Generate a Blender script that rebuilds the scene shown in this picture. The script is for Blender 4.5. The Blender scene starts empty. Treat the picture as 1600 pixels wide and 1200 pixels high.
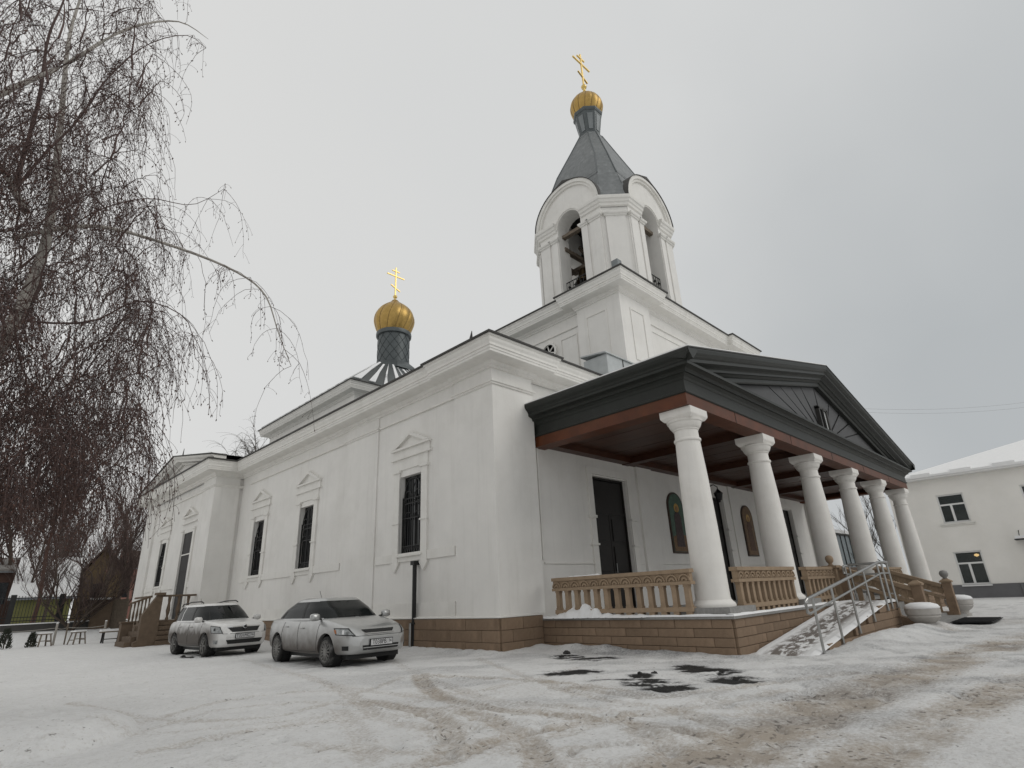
import bpy, bmesh, math, random
import numpy as np
from mathutils import Vector, Matrix
from mathutils.bvhtree import BVHTree

# ---------------------------------------------------------------- camera, world, sun, exposure
S = bpy.context.scene
K = 1.12                      # plan units -> metres
CAMH = 1.12
R_ROWS = ((0.712873, -0.699839, -0.045131), (-0.218933, -0.283225, 0.93373), (-0.666243, -0.65575, -0.355121))
FPX = 870.2
cd = bpy.data.cameras.new('camera'); cam = bpy.data.objects.new('camera', cd)
S.collection.objects.link(cam); S.camera = cam
cd.sensor_width = 36.0; cd.lens = FPX / 1600 * 36.0; cd.clip_start = 0.05; cd.clip_end = 3000
m = Matrix(R_ROWS).transposed().to_4x4(); m.translation = Vector((0, 0, CAMH * K)); cam.matrix_world = m
S.render.resolution_x = 1024; S.render.resolution_y = 768
S.view_settings.view_transform = 'Standard'; S.view_settings.look = 'None'
S.view_settings.exposure = 0.0; S.view_settings.gamma = 1.0

SUN_EL, SUN_AZ = math.radians(38), math.radians(-62)     # direction towards the veiled sun (from +X, ccw)
w = bpy.data.worlds.new('World'); S.world = w; w.use_nodes = True
nt = w.node_tree; nt.nodes.clear()
def N(t, **kw):
    n = nt.nodes.new(t)
    for k, v in kw.items(): setattr(n, k, v)
    return n
out = N('ShaderNodeOutputWorld'); bg = N('ShaderNodeBackground'); sky = N('ShaderNodeTexSky')
sky.sky_type = 'NISHITA'; sky.sun_disc = False; sky.sun_elevation = SUN_EL
sky.sun_rotation = math.radians(90) - SUN_AZ; sky.dust_density = 4.0; sky.air_density = 1.0
hsv = N('ShaderNodeHueSaturation'); hsv.inputs['Saturation'].default_value = 0.10; hsv.inputs['Value'].default_value = 0.07
tc = N('ShaderNodeTexCoord')
dot = N('ShaderNodeVectorMath', operation='DOT_PRODUCT'); dot.inputs[1].default_value = (0.70, -0.62, -0.22)
cr = N('ShaderNodeValToRGB')
e = cr.color_ramp.elements
e[0].position = 0.0; e[0].color = (0.745, 0.745, 0.735, 1)
e[1].position = 1.0; e[1].color = (0.465, 0.490, 0.505, 1)
e2 = cr.color_ramp.elements.new(0.56); e2.color = (0.680, 0.690, 0.690, 1)
mr = N('ShaderNodeMapRange'); mr.inputs[1].default_value = -0.75; mr.inputs[2].default_value = 0.62
nz = N('ShaderNodeTexNoise'); nz.inputs['Scale'].default_value = 2.2; nz.inputs['Detail'].default_value = 4; nz.inputs['Roughness'].default_value = 0.45
nz2 = N('ShaderNodeMath', operation='MULTIPLY_ADD'); nz2.inputs[1].default_value = 0.40; nz2.inputs[2].default_value = -0.22
addn = N('ShaderNodeMath', operation='ADD')
mix = N('ShaderNodeMixRGB'); mix.inputs['Fac'].default_value = 0.94
L = nt.links.new
L(tc.outputs['Generated'], dot.inputs[0]); L(dot.outputs['Value'], mr.inputs[0]); L(tc.outputs['Generated'], nz.inputs['Vector'])
L(nz.outputs['Fac'], nz2.inputs[0]); L(mr.outputs[0], addn.inputs[0]); L(nz2.outputs[0], addn.inputs[1]); L(addn.outputs[0], cr.inputs[0])
L(sky.outputs[0], hsv.inputs['Color']); L(hsv.outputs[0], mix.inputs[1]); L(cr.outputs[0], mix.inputs[2])
L(mix.outputs[0], bg.inputs[0]); bg.inputs[1].default_value = 1.0; L(bg.outputs[0], out.inputs[0])
sl = bpy.data.lights.new('sun', 'SUN'); sl.energy = 0.85; sl.angle = math.radians(40); sl.color = (1.0, 0.97, 0.92)
so = bpy.data.objects.new('sun', sl); S.collection.objects.link(so)
so.rotation_euler = Vector((-math.cos(SUN_EL) * math.cos(SUN_AZ), -math.cos(SUN_EL) * math.sin(SUN_AZ), -math.sin(SUN_EL))).to_track_quat('-Z', 'Y').to_euler()
so.location = (0, -20, 40)

# ---------------------------------------------------------------- helpers
COL = S.collection
WL = {}                                  # world position (plan units) of every thing and part
rng = random.Random(7); npr = np.random.RandomState(11)
RM = np.array(R_ROWS)
def ray(px, py):
    d = RM.T @ np.array([px - 800.0, 600.0 - py, -FPX]); return d
def gp(px, py, z=0.0):                   # photo pixel -> point on the level z (plan units)
    d = ray(px, py); t = (z - CAMH) / d[2]; return np.array([d[0] * t, d[1] * t, z])
def dp(px, py, D):                       # photo pixel -> point at the horizontal distance D
    d = ray(px, py); t = D / math.hypot(d[0], d[1]); return np.array([d[0] * t, d[1] * t, CAMH + d[2] * t])

MATS = {}
def mat(name, col, rough=0.7, metal=0.0, var=0.12, scale=3.0, bump=0.0, bscale=40.0, objvar=0.0, spec=0.4, stain=None, stain_scale=1.2, stain_amt=0.5, coat=0.0):
    if name in MATS: return MATS[name]
    M = bpy.data.materials.new(name); M.use_nodes = True; t = M.node_tree; b = t.nodes['Principled BSDF']
    b.inputs['Roughness'].default_value = rough; b.inputs['Metallic'].default_value = metal
    b.inputs['Specular IOR Level'].default_value = spec; b.inputs['Coat Weight'].default_value = coat
    tcn = t.nodes.new('ShaderNodeTexCoord'); n = t.nodes.new('ShaderNodeTexNoise')
    n.inputs['Scale'].default_value = scale; n.inputs['Detail'].default_value = 6; n.inputs['Roughness'].default_value = 0.62
    t.links.new(tcn.outputs['Object'], n.inputs['Vector'])
    mrn = t.nodes.new('ShaderNodeMapRange'); mrn.inputs[1].default_value = 0.25; mrn.inputs[2].default_value = 0.75
    mrn.inputs[3].default_value = 1 - var; mrn.inputs[4].default_value = 1 + var
    t.links.new(n.outputs['Fac'], mrn.inputs[0])
    cur = mrn.outputs[0]
    if objvar:
        oi = t.nodes.new('ShaderNodeObjectInfo'); mo = t.nodes.new('ShaderNodeMapRange')
        mo.inputs[3].default_value = 1 - objvar; mo.inputs[4].default_value = 1 + objvar
        t.links.new(oi.outputs['Random'], mo.inputs[0]); mu = t.nodes.new('ShaderNodeMath'); mu.operation = 'MULTIPLY'
        t.links.new(cur, mu.inputs[0]); t.links.new(mo.outputs[0], mu.inputs[1]); cur = mu.outputs[0]
    vm = t.nodes.new('ShaderNodeVectorMath'); vm.operation = 'SCALE'; vm.inputs[0].default_value = col[:3]
    t.links.new(cur, vm.inputs['Scale']); colout = vm.outputs[0]
    if stain:
        n2 = t.nodes.new('ShaderNodeTexNoise'); n2.inputs['Scale'].default_value = stain_scale; n2.inputs['Detail'].default_value = 8; n2.inputs['Roughness'].default_value = 0.7
        t.links.new(tcn.outputs['Object'], n2.inputs['Vector'])
        m2 = t.nodes.new('ShaderNodeMapRange'); m2.inputs[1].default_value = 0.5; m2.inputs[2].default_value = 0.75; m2.inputs[4].default_value = stain_amt
        t.links.new(n2.outputs['Fac'], m2.inputs[0])
        mx = t.nodes.new('ShaderNodeMixRGB'); mx.inputs[2].default_value = (*stain, 1)
        t.links.new(m2.outputs[0], mx.inputs[0]); t.links.new(colout, mx.inputs[1]); colout = mx.outputs[0]
    t.links.new(colout, b.inputs['Base Color'])
    if bump:
        n3 = t.nodes.new('ShaderNodeTexNoise'); n3.inputs['Scale'].default_value = bscale; n3.inputs['Detail'].default_value = 5
        t.links.new(tcn.outputs['Object'], n3.inputs['Vector'])
        bp = t.nodes.new('ShaderNodeBump'); bp.inputs['Strength'].default_value = bump; bp.inputs['Distance'].default_value = 0.02
        t.links.new(n3.outputs['Fac'], bp.inputs['Height']); t.links.new(bp.outputs[0], b.inputs['Normal'])
    MATS[name] = M; return M

class MB:
    def __init__(s): s.v = []; s.f = []
    def add(s, vs, fs):
        o = len(s.v); s.v += [tuple(map(float, p)) for p in vs]; s.f += [tuple(i + o for i in q) for q in fs]; return s
    def box(s, x0, x1, y0, y1, z0, z1):
        return s.add([(x0, y0, z0), (x1, y0, z0), (x1, y1, z0), (x0, y1, z0), (x0, y0, z1), (x1, y0, z1), (x1, y1, z1), (x0, y1, z1)],
                     [(3, 2, 1, 0), (4, 5, 6, 7), (0, 1, 5, 4), (1, 2, 6, 5), (2, 3, 7, 6), (3, 0, 4, 7)])
    def poly(s, pts): return s.add(pts, [tuple(range(len(pts)))])
    def prism(s, pts, d):                # polygon (3-D points) pushed along the vector d
        n = len(pts); d = np.array(d, float)
        q = [tuple(np.array(p, float)) for p in pts] + [tuple(np.array(p, float) + d) for p in pts]
        return s.add(q, [tuple(range(n)), tuple(range(2 * n - 1, n - 1, -1))] + [(i, (i + 1) % n, n + (i + 1) % n, n + i) for i in range(n)])
    def lathe(s, c, prof, n=24, a0=0.0, axis='z', caps=True, squash=None):
        vs = []; fs = []
        for r, h in prof:
            for k in range(n):
                a = a0 + 2 * math.pi * k / n; x, y = r * math.cos(a), r * math.sin(a)
                if axis == 'z': vs.append((c[0] + x, c[1] + y, c[2] + h))
                elif axis == 'y': vs.append((c[0] + x, c[1] + h, c[2] + y))
                else: vs.append((c[0] + h, c[1] + x, c[2] + y))
        for i in range(len(prof) - 1):
            for k in range(n): fs.append((i * n + k, i * n + (k + 1) % n, (i + 1) * n + (k + 1) % n, (i + 1) * n + k))
        if caps:
            if prof[0][0] > 1e-6: fs.append(tuple(range(n))[::-1])
            if prof[-1][0] > 1e-6: fs.append(tuple((len(prof) - 1) * n + k for k in range(n)))
        return s.add(vs, fs)
    def tube(s, pts, r, n=6, cap=True):
        pts = [np.array(p, float) for p in pts]; rr = r if isinstance(r, (list, tuple)) else [r] * len(pts)
        vs = []; fs = []; up = np.array([0.13, 0.21, 1.0])
        for i, p in enumerate(pts):
            d = pts[min(i + 1, len(pts) - 1)] - pts[max(i - 1, 0)]; d = d / (np.linalg.norm(d) + 1e-9)
            u = np.cross(d, up if abs(d[2]) < 0.95 else np.array([1.0, 0.1, 0])); u /= np.linalg.norm(u); v = np.cross(d, u)
            for k in range(n):
                a = 2 * math.pi * k / n; vs.append(p + rr[i] * (math.cos(a) * u + math.sin(a) * v))
        for i in range(len(pts) - 1):
            for k in range(n): fs.append((i * n + k, i * n + (k + 1) % n, (i + 1) * n + (k + 1) % n, (i + 1) * n + k))
        if cap: fs += [tuple(range(n))[::-1], tuple((len(pts) - 1) * n + k for k in range(n))]
        return s.add(vs, fs)
    def bar(s, a, b, wx, wz=None):        # square bar between two points
        wz = wz or wx; a = np.array(a, float); b = np.array(b, float); d = b - a; d /= np.linalg.norm(d)
        u = np.cross(d, (0, 0, 1)) if abs(d[2]) < 0.99 else np.array([1.0, 0, 0]); u /= np.linalg.norm(u); v = np.cross(u, d)
        q = [p + sx * u * wx / 2 + sz * v * wz / 2 for p in (a, b) for sx, sz in ((-1, -1), (1, -1), (1, 1), (-1, 1))]
        return s.add(q, [(0, 1, 2, 3), (7, 6, 5, 4), (0, 4, 5, 1), (1, 5, 6, 2), (2, 6, 7, 3), (3, 7, 4, 0)])
    def sweep(s, path, prof, closed=False, caps=True):   # profile (out, z) along a plan path; out = right of travel
        n = len(path); P = [np.array(p, float) for p in path]; vs = []; fs = []; mlen = len(prof)
        def nrm(a, b): d = b - a; d /= np.linalg.norm(d); return np.array([d[1], -d[0]])
        for i in range(n):
            if closed: n0, n1 = nrm(P[i - 1], P[i]), nrm(P[i], P[(i + 1) % n])
            else: n0 = nrm(P[max(i - 1, 0)], P[max(i, 1)]); n1 = nrm(P[min(i, n - 2)], P[min(i + 1, n - 1)])
            mm = (n0 + n1) / (1 + n0 @ n1)
            for o, z in prof: vs.append((P[i][0] + mm[0] * o, P[i][1] + mm[1] * o, z))
        for i in range(n if closed else n - 1):
            j = (i + 1) % n
            for k in range(mlen - 1): fs.append((i * mlen + k, j * mlen + k, j * mlen + k + 1, i * mlen + k + 1))
        if caps and not closed: fs += [tuple(range(mlen)), tuple((n - 1) * mlen + k for k in range(mlen))[::-1]]
        return s.add(vs, fs)
    def mesh(s, name, origin=(0, 0, 0), k=K, smooth=False):
        me = bpy.data.meshes.new(name); o = np.array(origin, float)
        me.from_pydata([tuple((np.array(p) - o) * k) for p in s.v], [], s.f)
        if smooth: me.polygons.foreach_set('use_smooth', [True] * len(me.polygons))
        me.update(); return me
    def build(s, name, material, parent=None, smooth=False, local=False, sharp=None):
        o3 = (0, 0, 0) if (local or parent is None) else WL[parent.name]
        me = s.mesh(name, o3, 1.0 if local else K, smooth)
        o = bpy.data.objects.new(name, me); COL.objects.link(o); me.materials.append(material)
        if sharp is not None and smooth: me.set_sharp_from_angle(angle=math.radians(sharp))
        if parent is not None: o.parent = parent; WL[o.name] = WL[parent.name]
        else: WL[o.name] = np.zeros(3)
        return o
def inst(me, name, material, parent, loc, rz=0.0, scale=None):    # shared mesh placed at a plan position
    o = bpy.data.objects.new(name, me); COL.objects.link(o)
    if not me.materials: me.materials.append(material)
    base = WL[parent.name] if parent is not None else np.zeros(3)
    o.location = tuple((np.array(loc, float) - base) * K); o.rotation_euler = (0, 0, rz)
    if scale: o.scale = scale
    if parent is not None: o.parent = parent; WL[o.name] = WL[parent.name]
    else: WL[o.name] = np.array(loc, float)
    return o
def tag(o, label=None, cat=None, group=None, kind=None):
    for k, v in (('label', label), ('category', cat), ('group', group), ('kind', kind)):
        if v: o[k] = v
    return o
def thing(name, label, cat, loc, rz=0.0, group=None):
    o = bpy.data.objects.new(name, None); COL.objects.link(o); o.empty_display_size = 0.2
    o.location = tuple(np.array(loc, float) * K); o.rotation_euler = (0, 0, rz); WL[o.name] = np.array(loc, float)
    return tag(o, label, cat, group)
def rect_cells(u0, u1, z0, z1, holes):
    us = sorted({u0, u1, *[h[0] for h in holes], *[h[1] for h in holes]}); zs = sorted({z0, z1, *[h[2] for h in holes], *[h[3] for h in holes]})
    for a, b in zip(us, us[1:]):
        for c, d in zip(zs, zs[1:]):
            if not any(h[0] < (a + b) / 2 < h[1] and h[2] < (c + d) / 2 < h[3] for h in holes): yield a, b, c, d
def wall_x(mb, x, y0, y1, z0, z1, holes=(), depth=0.4, sgn=1):       # wall in the plane x, recess towards sgn*x
    for a, b, c, d in rect_cells(y0, y1, z0, z1, holes): mb.poly([(x, b, c), (x, a, c), (x, a, d), (x, b, d)])
    X = x + sgn * depth
    for a, b, c, d in holes:
        mb.poly([(x, a, c), (X, a, c), (X, a, d), (x, a, d)]); mb.poly([(x, b, c), (x, b, d), (X, b, d), (X, b, c)])
        mb.poly([(x, a, d), (X, a, d), (X, b, d), (x, b, d)]); mb.poly([(x, a, c), (x, b, c), (X, b, c), (X, a, c)])
def wall_y(mb, y, x0, x1, z0, z1, holes=(), depth=0.4):
    for a, b, c, d in rect_cells(x0, x1, z0, z1, holes): mb.poly([(a, y, c), (b, y, c), (b, y, d), (a, y, d)])
    Y = y + depth
    for a, b, c, d in holes:
        mb.poly([(a, y, c), (a, y, d), (a, Y, d), (a, Y, c)]); mb.poly([(b, y, c), (b, Y, c), (b, Y, d), (b, y, d)])
        mb.poly([(a, y, d), (b, y, d), (b, Y, d), (a, Y, d)]); mb.poly([(a, y, c), (a, Y, c), (b, Y, c), (b, y, c)])

PL = mat('white_plaster', (0.75, 0.735, 0.705), 0.85, var=0.06, scale=0.9, bump=0.15, bscale=60, spec=0.2, stain=(0.60, 0.58, 0.54), stain_scale=0.55, stain_amt=0.45)
TRIM = mat('white_trim', (0.75, 0.735, 0.70), 0.8, var=0.05, scale=2, bump=0.1, bscale=50, spec=0.2, stain=(0.58, 0.56, 0.51), stain_scale=1.7, stain_amt=0.4)
COLM = mat('column_paint', (0.74, 0.72, 0.685), 0.7, var=0.04, scale=3, bump=0.08, bscale=60, spec=0.25, stain=(0.58, 0.55, 0.50), stain_scale=1.1, stain_amt=0.4)
STONE = mat('tan_stone', (0.225, 0.160, 0.110), 0.8, var=0.2, scale=4, bump=0.25, bscale=45, objvar=0.09, spec=0.2, stain=(0.12, 0.080, 0.052), stain_scale=1.6, stain_amt=0.75)
JOINT = mat('stone_joint', (0.14, 0.10, 0.068), 0.95, var=0.15, spec=0.1)
BALU = mat('carved_stone', (0.30, 0.222, 0.152), 0.8, var=0.15, scale=6, bump=0.2, bscale=60, objvar=0.08, spec=0.2)
GRANITE = mat('grey_granite', (0.24, 0.235, 0.225), 0.7, var=0.2, scale=20, bump=0.1, bscale=80)
GREEN = mat('dark_green_metal', (0.017, 0.019, 0.016), 0.5, var=0.2, scale=2.5, bump=0.05, bscale=12, spec=0.4, stain=(0.036, 0.042, 0.036), stain_scale=3, stain_amt=0.4)
GREYM = mat('dark_grey_panel', (0.075, 0.075, 0.077), 0.6, var=0.12, scale=3, objvar=0.06)
EDGE = mat('roof_edge_metal', (0.045, 0.043, 0.04), 0.6, var=0.25, scale=6)
ROOF = mat('zinc_roof', (0.19, 0.205, 0.21), 0.5, 0.3, var=0.15, scale=2, bump=0.06, bscale=8, stain=(0.32, 0.33, 0.33), stain_scale=1.5, stain_amt=0.4)
DRUMM = mat('drum_metal', (0.092, 0.103, 0.106), 0.45, 0.4, var=0.15, scale=3)
RED = mat('varnished_fascia', (0.098, 0.027, 0.008), 0.5, var=0.35, scale=2.5, bump=0.05, bscale=10, spec=0.4, stain=(0.075, 0.028, 0.009), stain_scale=1.4, stain_amt=0.8)
CEIL = mat('varnished_ceiling', (0.056, 0.021, 0.011), 0.42, var=0.3, scale=2, objvar=0.15, spec=0.3)
GOLD = mat('gilding', (0.44, 0.29, 0.095), 0.42, 0.9, var=0.15, scale=5, bump=0.04, bscale=10)
GOLDB = mat('cross_gilding', (0.72, 0.52, 0.18), 0.3, 0.85, var=0.1, scale=5)
SNOW = mat('snow_cap', (0.80, 0.80, 0.80), 0.9, var=0.04, scale=5, bump=0.3, bscale=25, spec=0.2)
IRON = mat('black_iron', (0.012, 0.012, 0.012), 0.5, var=0.2, spec=0.4)
GLASS = mat('dark_glass', (0.012, 0.014, 0.016), 0.08, var=0.3, scale=1.5, spec=0.6)
DOORW = mat('dark_door', (0.010, 0.008, 0.007), 0.5, var=0.3, scale=8, spec=0.35)
STEEL = mat('steel_rail', (0.36, 0.36, 0.35), 0.32, 0.9, var=0.1, scale=6)
WOODG = mat('weathered_wood', (0.16, 0.13, 0.10), 0.85, var=0.25, scale=8)

def streaks(M, amt, sx=5.0, sz=.35):          # faint rain streaks running down the render
    t = M.node_tree; b = t.nodes['Principled BSDF']; c = t.nodes.new('ShaderNodeTexCoord'); mp_ = t.nodes.new('ShaderNodeMapping'); mp_.inputs['Scale'].default_value = (sx, sx, sz); t.links.new(c.outputs['Object'], mp_.inputs['Vector'])
    n = t.nodes.new('ShaderNodeTexNoise'); n.inputs['Scale'].default_value = 1.0; n.inputs['Detail'].default_value = 6; n.inputs['Roughness'].default_value = .65; t.links.new(mp_.outputs[0], n.inputs['Vector'])
    r = t.nodes.new('ShaderNodeMapRange'); r.inputs[1].default_value = .52; r.inputs[2].default_value = .78; r.inputs[4].default_value = amt; t.links.new(n.outputs['Fac'], r.inputs[0])
    m_ = t.nodes.new('ShaderNodeMixRGB'); old = b.inputs['Base Color'].links[0].from_socket; t.links.new(r.outputs[0], m_.inputs[0]); t.links.new(old, m_.inputs[1]); m_.inputs[2].default_value = (.42, .405, .37, 1); t.links.new(m_.outputs[0], b.inputs['Base Color'])
streaks(PL, .17); streaks(TRIM, .2, 6, .5); streaks(COLM, .2, 7, .4)
# ---------------------------------------------------------------- ground: trodden, sanded snow
def axis_pts(a, b, fine, lo, hi, g):
    mid = list(np.arange(a, b + 1e-6, fine)); d = fine; r = []; x = b
    while x < hi: d *= g; x += d; r.append(x)
    d = fine; l = []; x = a
    while x > lo: d *= g; x -= d; l.append(x)
    return np.array(l[::-1] + mid + r)
gx = axis_pts(-0.6, 15.0, 0.055, -500, 600, 1.05); gy = axis_pts(-0.6, 15.5, 0.055, -500, 600, 1.05)
GX, GY = np.meshgrid(gx, gy, indexing='ij')
def vnoise(x, y, s, seed):
    x = x * s; y = y * s; xi = np.floor(x).astype(np.int64); yi = np.floor(y).astype(np.int64); fx = x - xi; fy = y - yi
    fx = fx * fx * (3 - 2 * fx); fy = fy * fy * (3 - 2 * fy)
    def h(a, b):
        n = (a * 374761393 + b * 668265263 + seed * 974711) & 0xffffffff
        n = ((n ^ (n >> 13)) * 1274126177) & 0xffffffff; return ((n ^ (n >> 16)) & 0xffff) / 65535.0
    return (h(xi, yi) * (1 - fx) + h(xi + 1, yi) * fx) * (1 - fy) + (h(xi, yi + 1) * (1 - fx) + h(xi + 1, yi + 1) * fx) * fy
def fbm(x, y, s, seed, o=4):
    r = 0; a = 0.5
    for i in range(o): r = r + a * vnoise(x, y, s * 2 ** i, seed + i); a *= 0.5
    return r / (1 - 0.5 ** o)
def seg_dist(x, y, pts):
    best = np.full(x.shape, 1e9)
    for (ax, ay), (bx, by) in zip(pts, pts[1:]):
        dx, dy = bx - ax, by - ay; t = np.clip(((x - ax) * dx + (y - ay) * dy) / (dx * dx + dy * dy + 1e-9), 0, 1)
        best = np.minimum(best, np.hypot(x - ax - t * dx, y - ay - t * dy))
    return best
def smooth_px(pl, n=6):
    P = [gp(*q)[:2] for q in pl]; P = [P[0]] + P + [P[-1]]; o = []
    for i in range(1, len(P) - 2):
        for k in range(n):
            t = k / n; a, b, c, d = P[i - 1], P[i], P[i + 1], P[i + 2]
            o.append(tuple(0.5 * ((2 * b) + (c - a) * t + (2 * a - 5 * b + 4 * c - d) * t * t + (3 * b - a - 3 * c + d) * t ** 3)))
    o.append(tuple(P[-2])); return o
def ground_z(x, y):
    z = 0.02 * (fbm(x, y, 0.5, 3) - 0.5) + 0.012 * (fbm(x, y, 3.0, 5, 3) - 0.5)
    lawn = np.clip((y - 33.5) / 9.0, 0, 1); lawn = lawn * lawn * (3 - 2 * lawn)
    z = z + 0.62 * lawn * (x < 7.6) + 0.62 * lawn * (x >= 7.6) * np.clip((y - 36) / 6, 0, 1)
    # snow swept up against the plinth, the deck and the ramp
    d = seg_dist(x, y, [(8.62, 25), (8.62, 9.2), (9.95, 9.2)]); z = z + 0.09 * np.exp(-(d / 0.22) ** 2) * (0.4 + 0.9 * fbm(x, y, 1.6, 21))
    d = seg_dist(x, y, [(9.9, 9.0), (9.9, 4.8)]); z = z + 0.10 * np.exp(-(d / 0.25) ** 2) * (0.2 + 1.3 * fbm(x, y, 1.2, 22)) * np.clip((y - 4.6) / 3, 0.15, 1)
    d = seg_dist(x, y, [(10.9, 3.42), (12.5, 3.35), (16.4, 3.15)]); z = z + np.clip((x - 10.2) / 3.0, 0, 1) * 0.17 * np.exp(-(d / 0.42) ** 2) * (0.6 + 0.8 * fbm(x, y, 1.4, 23))
    # mound at the left of the yard
    q = gp(25, 1160); d = np.hypot((x - q[0]) / 1.0, (y - q[1]) / 1.15); z = z + 0.24 * np.clip(1 - (d / 1.0) ** 2, 0, 1) ** 0.55 * (0.85 + 0.3 * fbm(x, y, 3, 31))
    return z
TRACKS = [([(655, 1056), (665, 1073), (690, 1090), (740, 1103), (800, 1112), (880, 1118), (960, 1127), (1020, 1136), (1090, 1146)], 0.15, 0.75),
          ([(655, 1057), (740, 1059), (830, 1064), (930, 1074), (1010, 1086)], 0.10, 0.6),
          ([(690, 1108), (745, 1118), (790, 1136), (825, 1160), (842, 1185), (846, 1206)], 0.16, 0.65),
          ([(640, 1206), (690, 1180), (706, 1156), (700, 1135), (675, 1117), (630, 1106), (560, 1096)], 0.15, 0.6),
          ([(690, 1195), (760, 1165), (830, 1145), (910, 1130), (990, 1118)], 0.13, 0.7),
          ([(470, 1055), (520, 1072), (555, 1092), (580, 1112), (620, 1130), (700, 1146)], 0.12, 0.4),
          ([(530, 1110), (560, 1145), (575, 1190)], 0.13, 0.35),
          ([(900, 1075), (1000, 1090), (1100, 1080), (1200, 1068), (1330, 1050)], 0.12, 0.5),
          ([(820, 1100), (920, 1108), (1020, 1116), (1120, 1100), (1230, 1078)], 0.12, 0.45),
          ([(1000, 1140), (1040, 1165), (1060, 1206)], 0.18, 0.6),
          ([(1045, 1108), (1110, 1128), (1150, 1150), (1190, 1175)], 0.14, 0.55)]
ROAD = [([(1060, 1215), (1150, 1165), (1280, 1105), (1400, 1060), (1520, 1020), (1640, 985)], 0.44, 1.0),
        ([(1300, 1215), (1400, 1160), (1500, 1108), (1620, 1055)], 0.30, 0.85),
        ([(1480, 985), (1560, 972), (1700, 950)], 0.5, 0.5)]
for _k in range(16):
    _x, _y = rng.uniform(350, 1250), rng.uniform(1065, 1195); _s = rng.uniform(-1, 1); _c = rng.uniform(-60, 60)
    TRACKS.append(([(_x + _d, _y + _s * _d * .12 + _c * (_d / 260) ** 2) for _d in (-260, -130, 0, 130, 260)], rng.uniform(.07, .11), rng.uniform(.22, .42)))
inner = (GX > -1) & (GX < 30) & (GY > -1) & (GY < 30)
ix, iy = GX[inner], GY[inner]
dirt = np.zeros(ix.shape); dz = np.zeros(ix.shape)
for pts, wd, am in TRACKS:
    pts = [(a_, max(b_, 1030)) for a_, b_ in pts]
    d = seg_dist(ix, iy, smooth_px(pts)); wd = wd * .8; f = np.exp(-(d / wd) ** 6)
    rim = np.exp(-((d - wd) / 0.05) ** 2)
    dirt = np.maximum(dirt, am * f * (0.35 + 1.0 * fbm(ix, iy, 6, 41, 3)) + 0.35 * am * rim); dz += -0.03 * am * f + 0.022 * am * rim
for pts, wd, am in ROAD:
    d = seg_dist(ix, iy, smooth_px(pts)); f = np.exp(-(d / wd) ** 4) * np.clip(1.9 * fbm(ix, iy, 1.3, 51) - 0.15, 0, 1)
    dirt = np.maximum(dirt, am * f * (.35 + 1.15 * fbm(ix, iy, 4.5, 55, 4))); dz += -0.02 * f
near = np.clip(1 - np.hypot(ix - 6.5, iy - 4.0) / 5.5, 0, 1)
dirt = np.clip(dirt + 0.7 * near * np.clip(fbm(ix, iy, 1.1, 61) - 0.40, 0, 1) * 2 * fbm(ix, iy, 6, 62, 3), 0, 1.2)
dark = np.zeros(ix.shape); ra0, rb0 = (ix - iy) * .707, (ix + iy) * .707
for px_, py_, ax_, ay_, am in [(885, 1027, 0.28, 0.16, 1), (930, 1029, 0.40, 0.12, 0.8), (890, 1050, 0.42, 0.14, .75), (1000, 1056, 0.16, 0.10, .8), (1018, 1067, 0.30, 0.16, 1), (1045, 1074, 0.3, 0.13, .9),
                               (1075, 1042, 0.22, 0.12, .8), (1110, 1049, 0.34, 0.16, 1), (1150, 1062, 0.30, 0.14, .9), (960, 1062, 0.3, .07, .6), (290, 1027, .22, .1, .9), (20, 1122, .16, .08, .5)]:
    q = gp(px_, py_); a = (ix - q[0]) * 0.707 - (iy - q[1]) * 0.707; b = (ix - q[0]) * 0.707 + (iy - q[1]) * 0.707
    r = np.hypot(a / ax_, b / (ay_ * 2.0)); dark = np.maximum(dark, am * np.clip(1.5 - r, 0, 1) * np.clip(3.2 * fbm(ra0 * .6, rb0 * 1.6, 4.5, 71, 4) - 0.95, 0, 1))
q0, q1 = gp(930, 1018), gp(1130, 1028)
wet = np.clip(1.2 - seg_dist(ix, iy, [tuple(q0[:2]), tuple(q1[:2])]) / 0.55, 0, 1) * np.clip(2.4 * fbm(ix, iy, 1.7, 81) - 0.6, 0, 1)
ra_, rb_ = (ix - iy) * .707, (ix + iy) * .707
thin = np.clip((fbm(ra_ * .55, rb_ * 1.5, 1.3, 95, 5) - .47) * 5, 0, 1) * np.clip((ix - 3.0) / 3, 0.12, 1) * np.clip(1.5 - np.hypot(ix - 9, iy - 4) / 9, 0, 1)
foot = np.clip((fbm(ix, iy * 1.0, 2.6, 91, 3) - 0.56) * 6, 0, 1) * np.clip((ix - 6) / 5, 0, 1) * np.clip((9 - iy) / 6, 0, 1)
prints = np.zeros(ix.shape)
for _k in range(150):
    _px, _py = (rng.gauss(1250, 170), rng.gauss(1060, 40)) if _k % 3 else (rng.uniform(150, 1100), rng.uniform(1050, 1190))
    if _py < 1035: continue
    q = gp(_px, _py); _a = rng.uniform(0, 3.14); _u = (ix - q[0]) * math.cos(_a) + (iy - q[1]) * math.sin(_a); _v = -(ix - q[0]) * math.sin(_a) + (iy - q[1]) * math.cos(_a)
    prints = np.maximum(prints, np.clip(1.6 - 1.6 * np.hypot(_u / .16, _v / .065), 0, 1))
GZ = ground_z(GX, GY); GZ[inner] += -0.045 * prints + 0.04 * (fbm(ix, iy, 5.5, 97, 3) - .5) + dz - 0.01 * dark - 0.012 * foot
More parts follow.
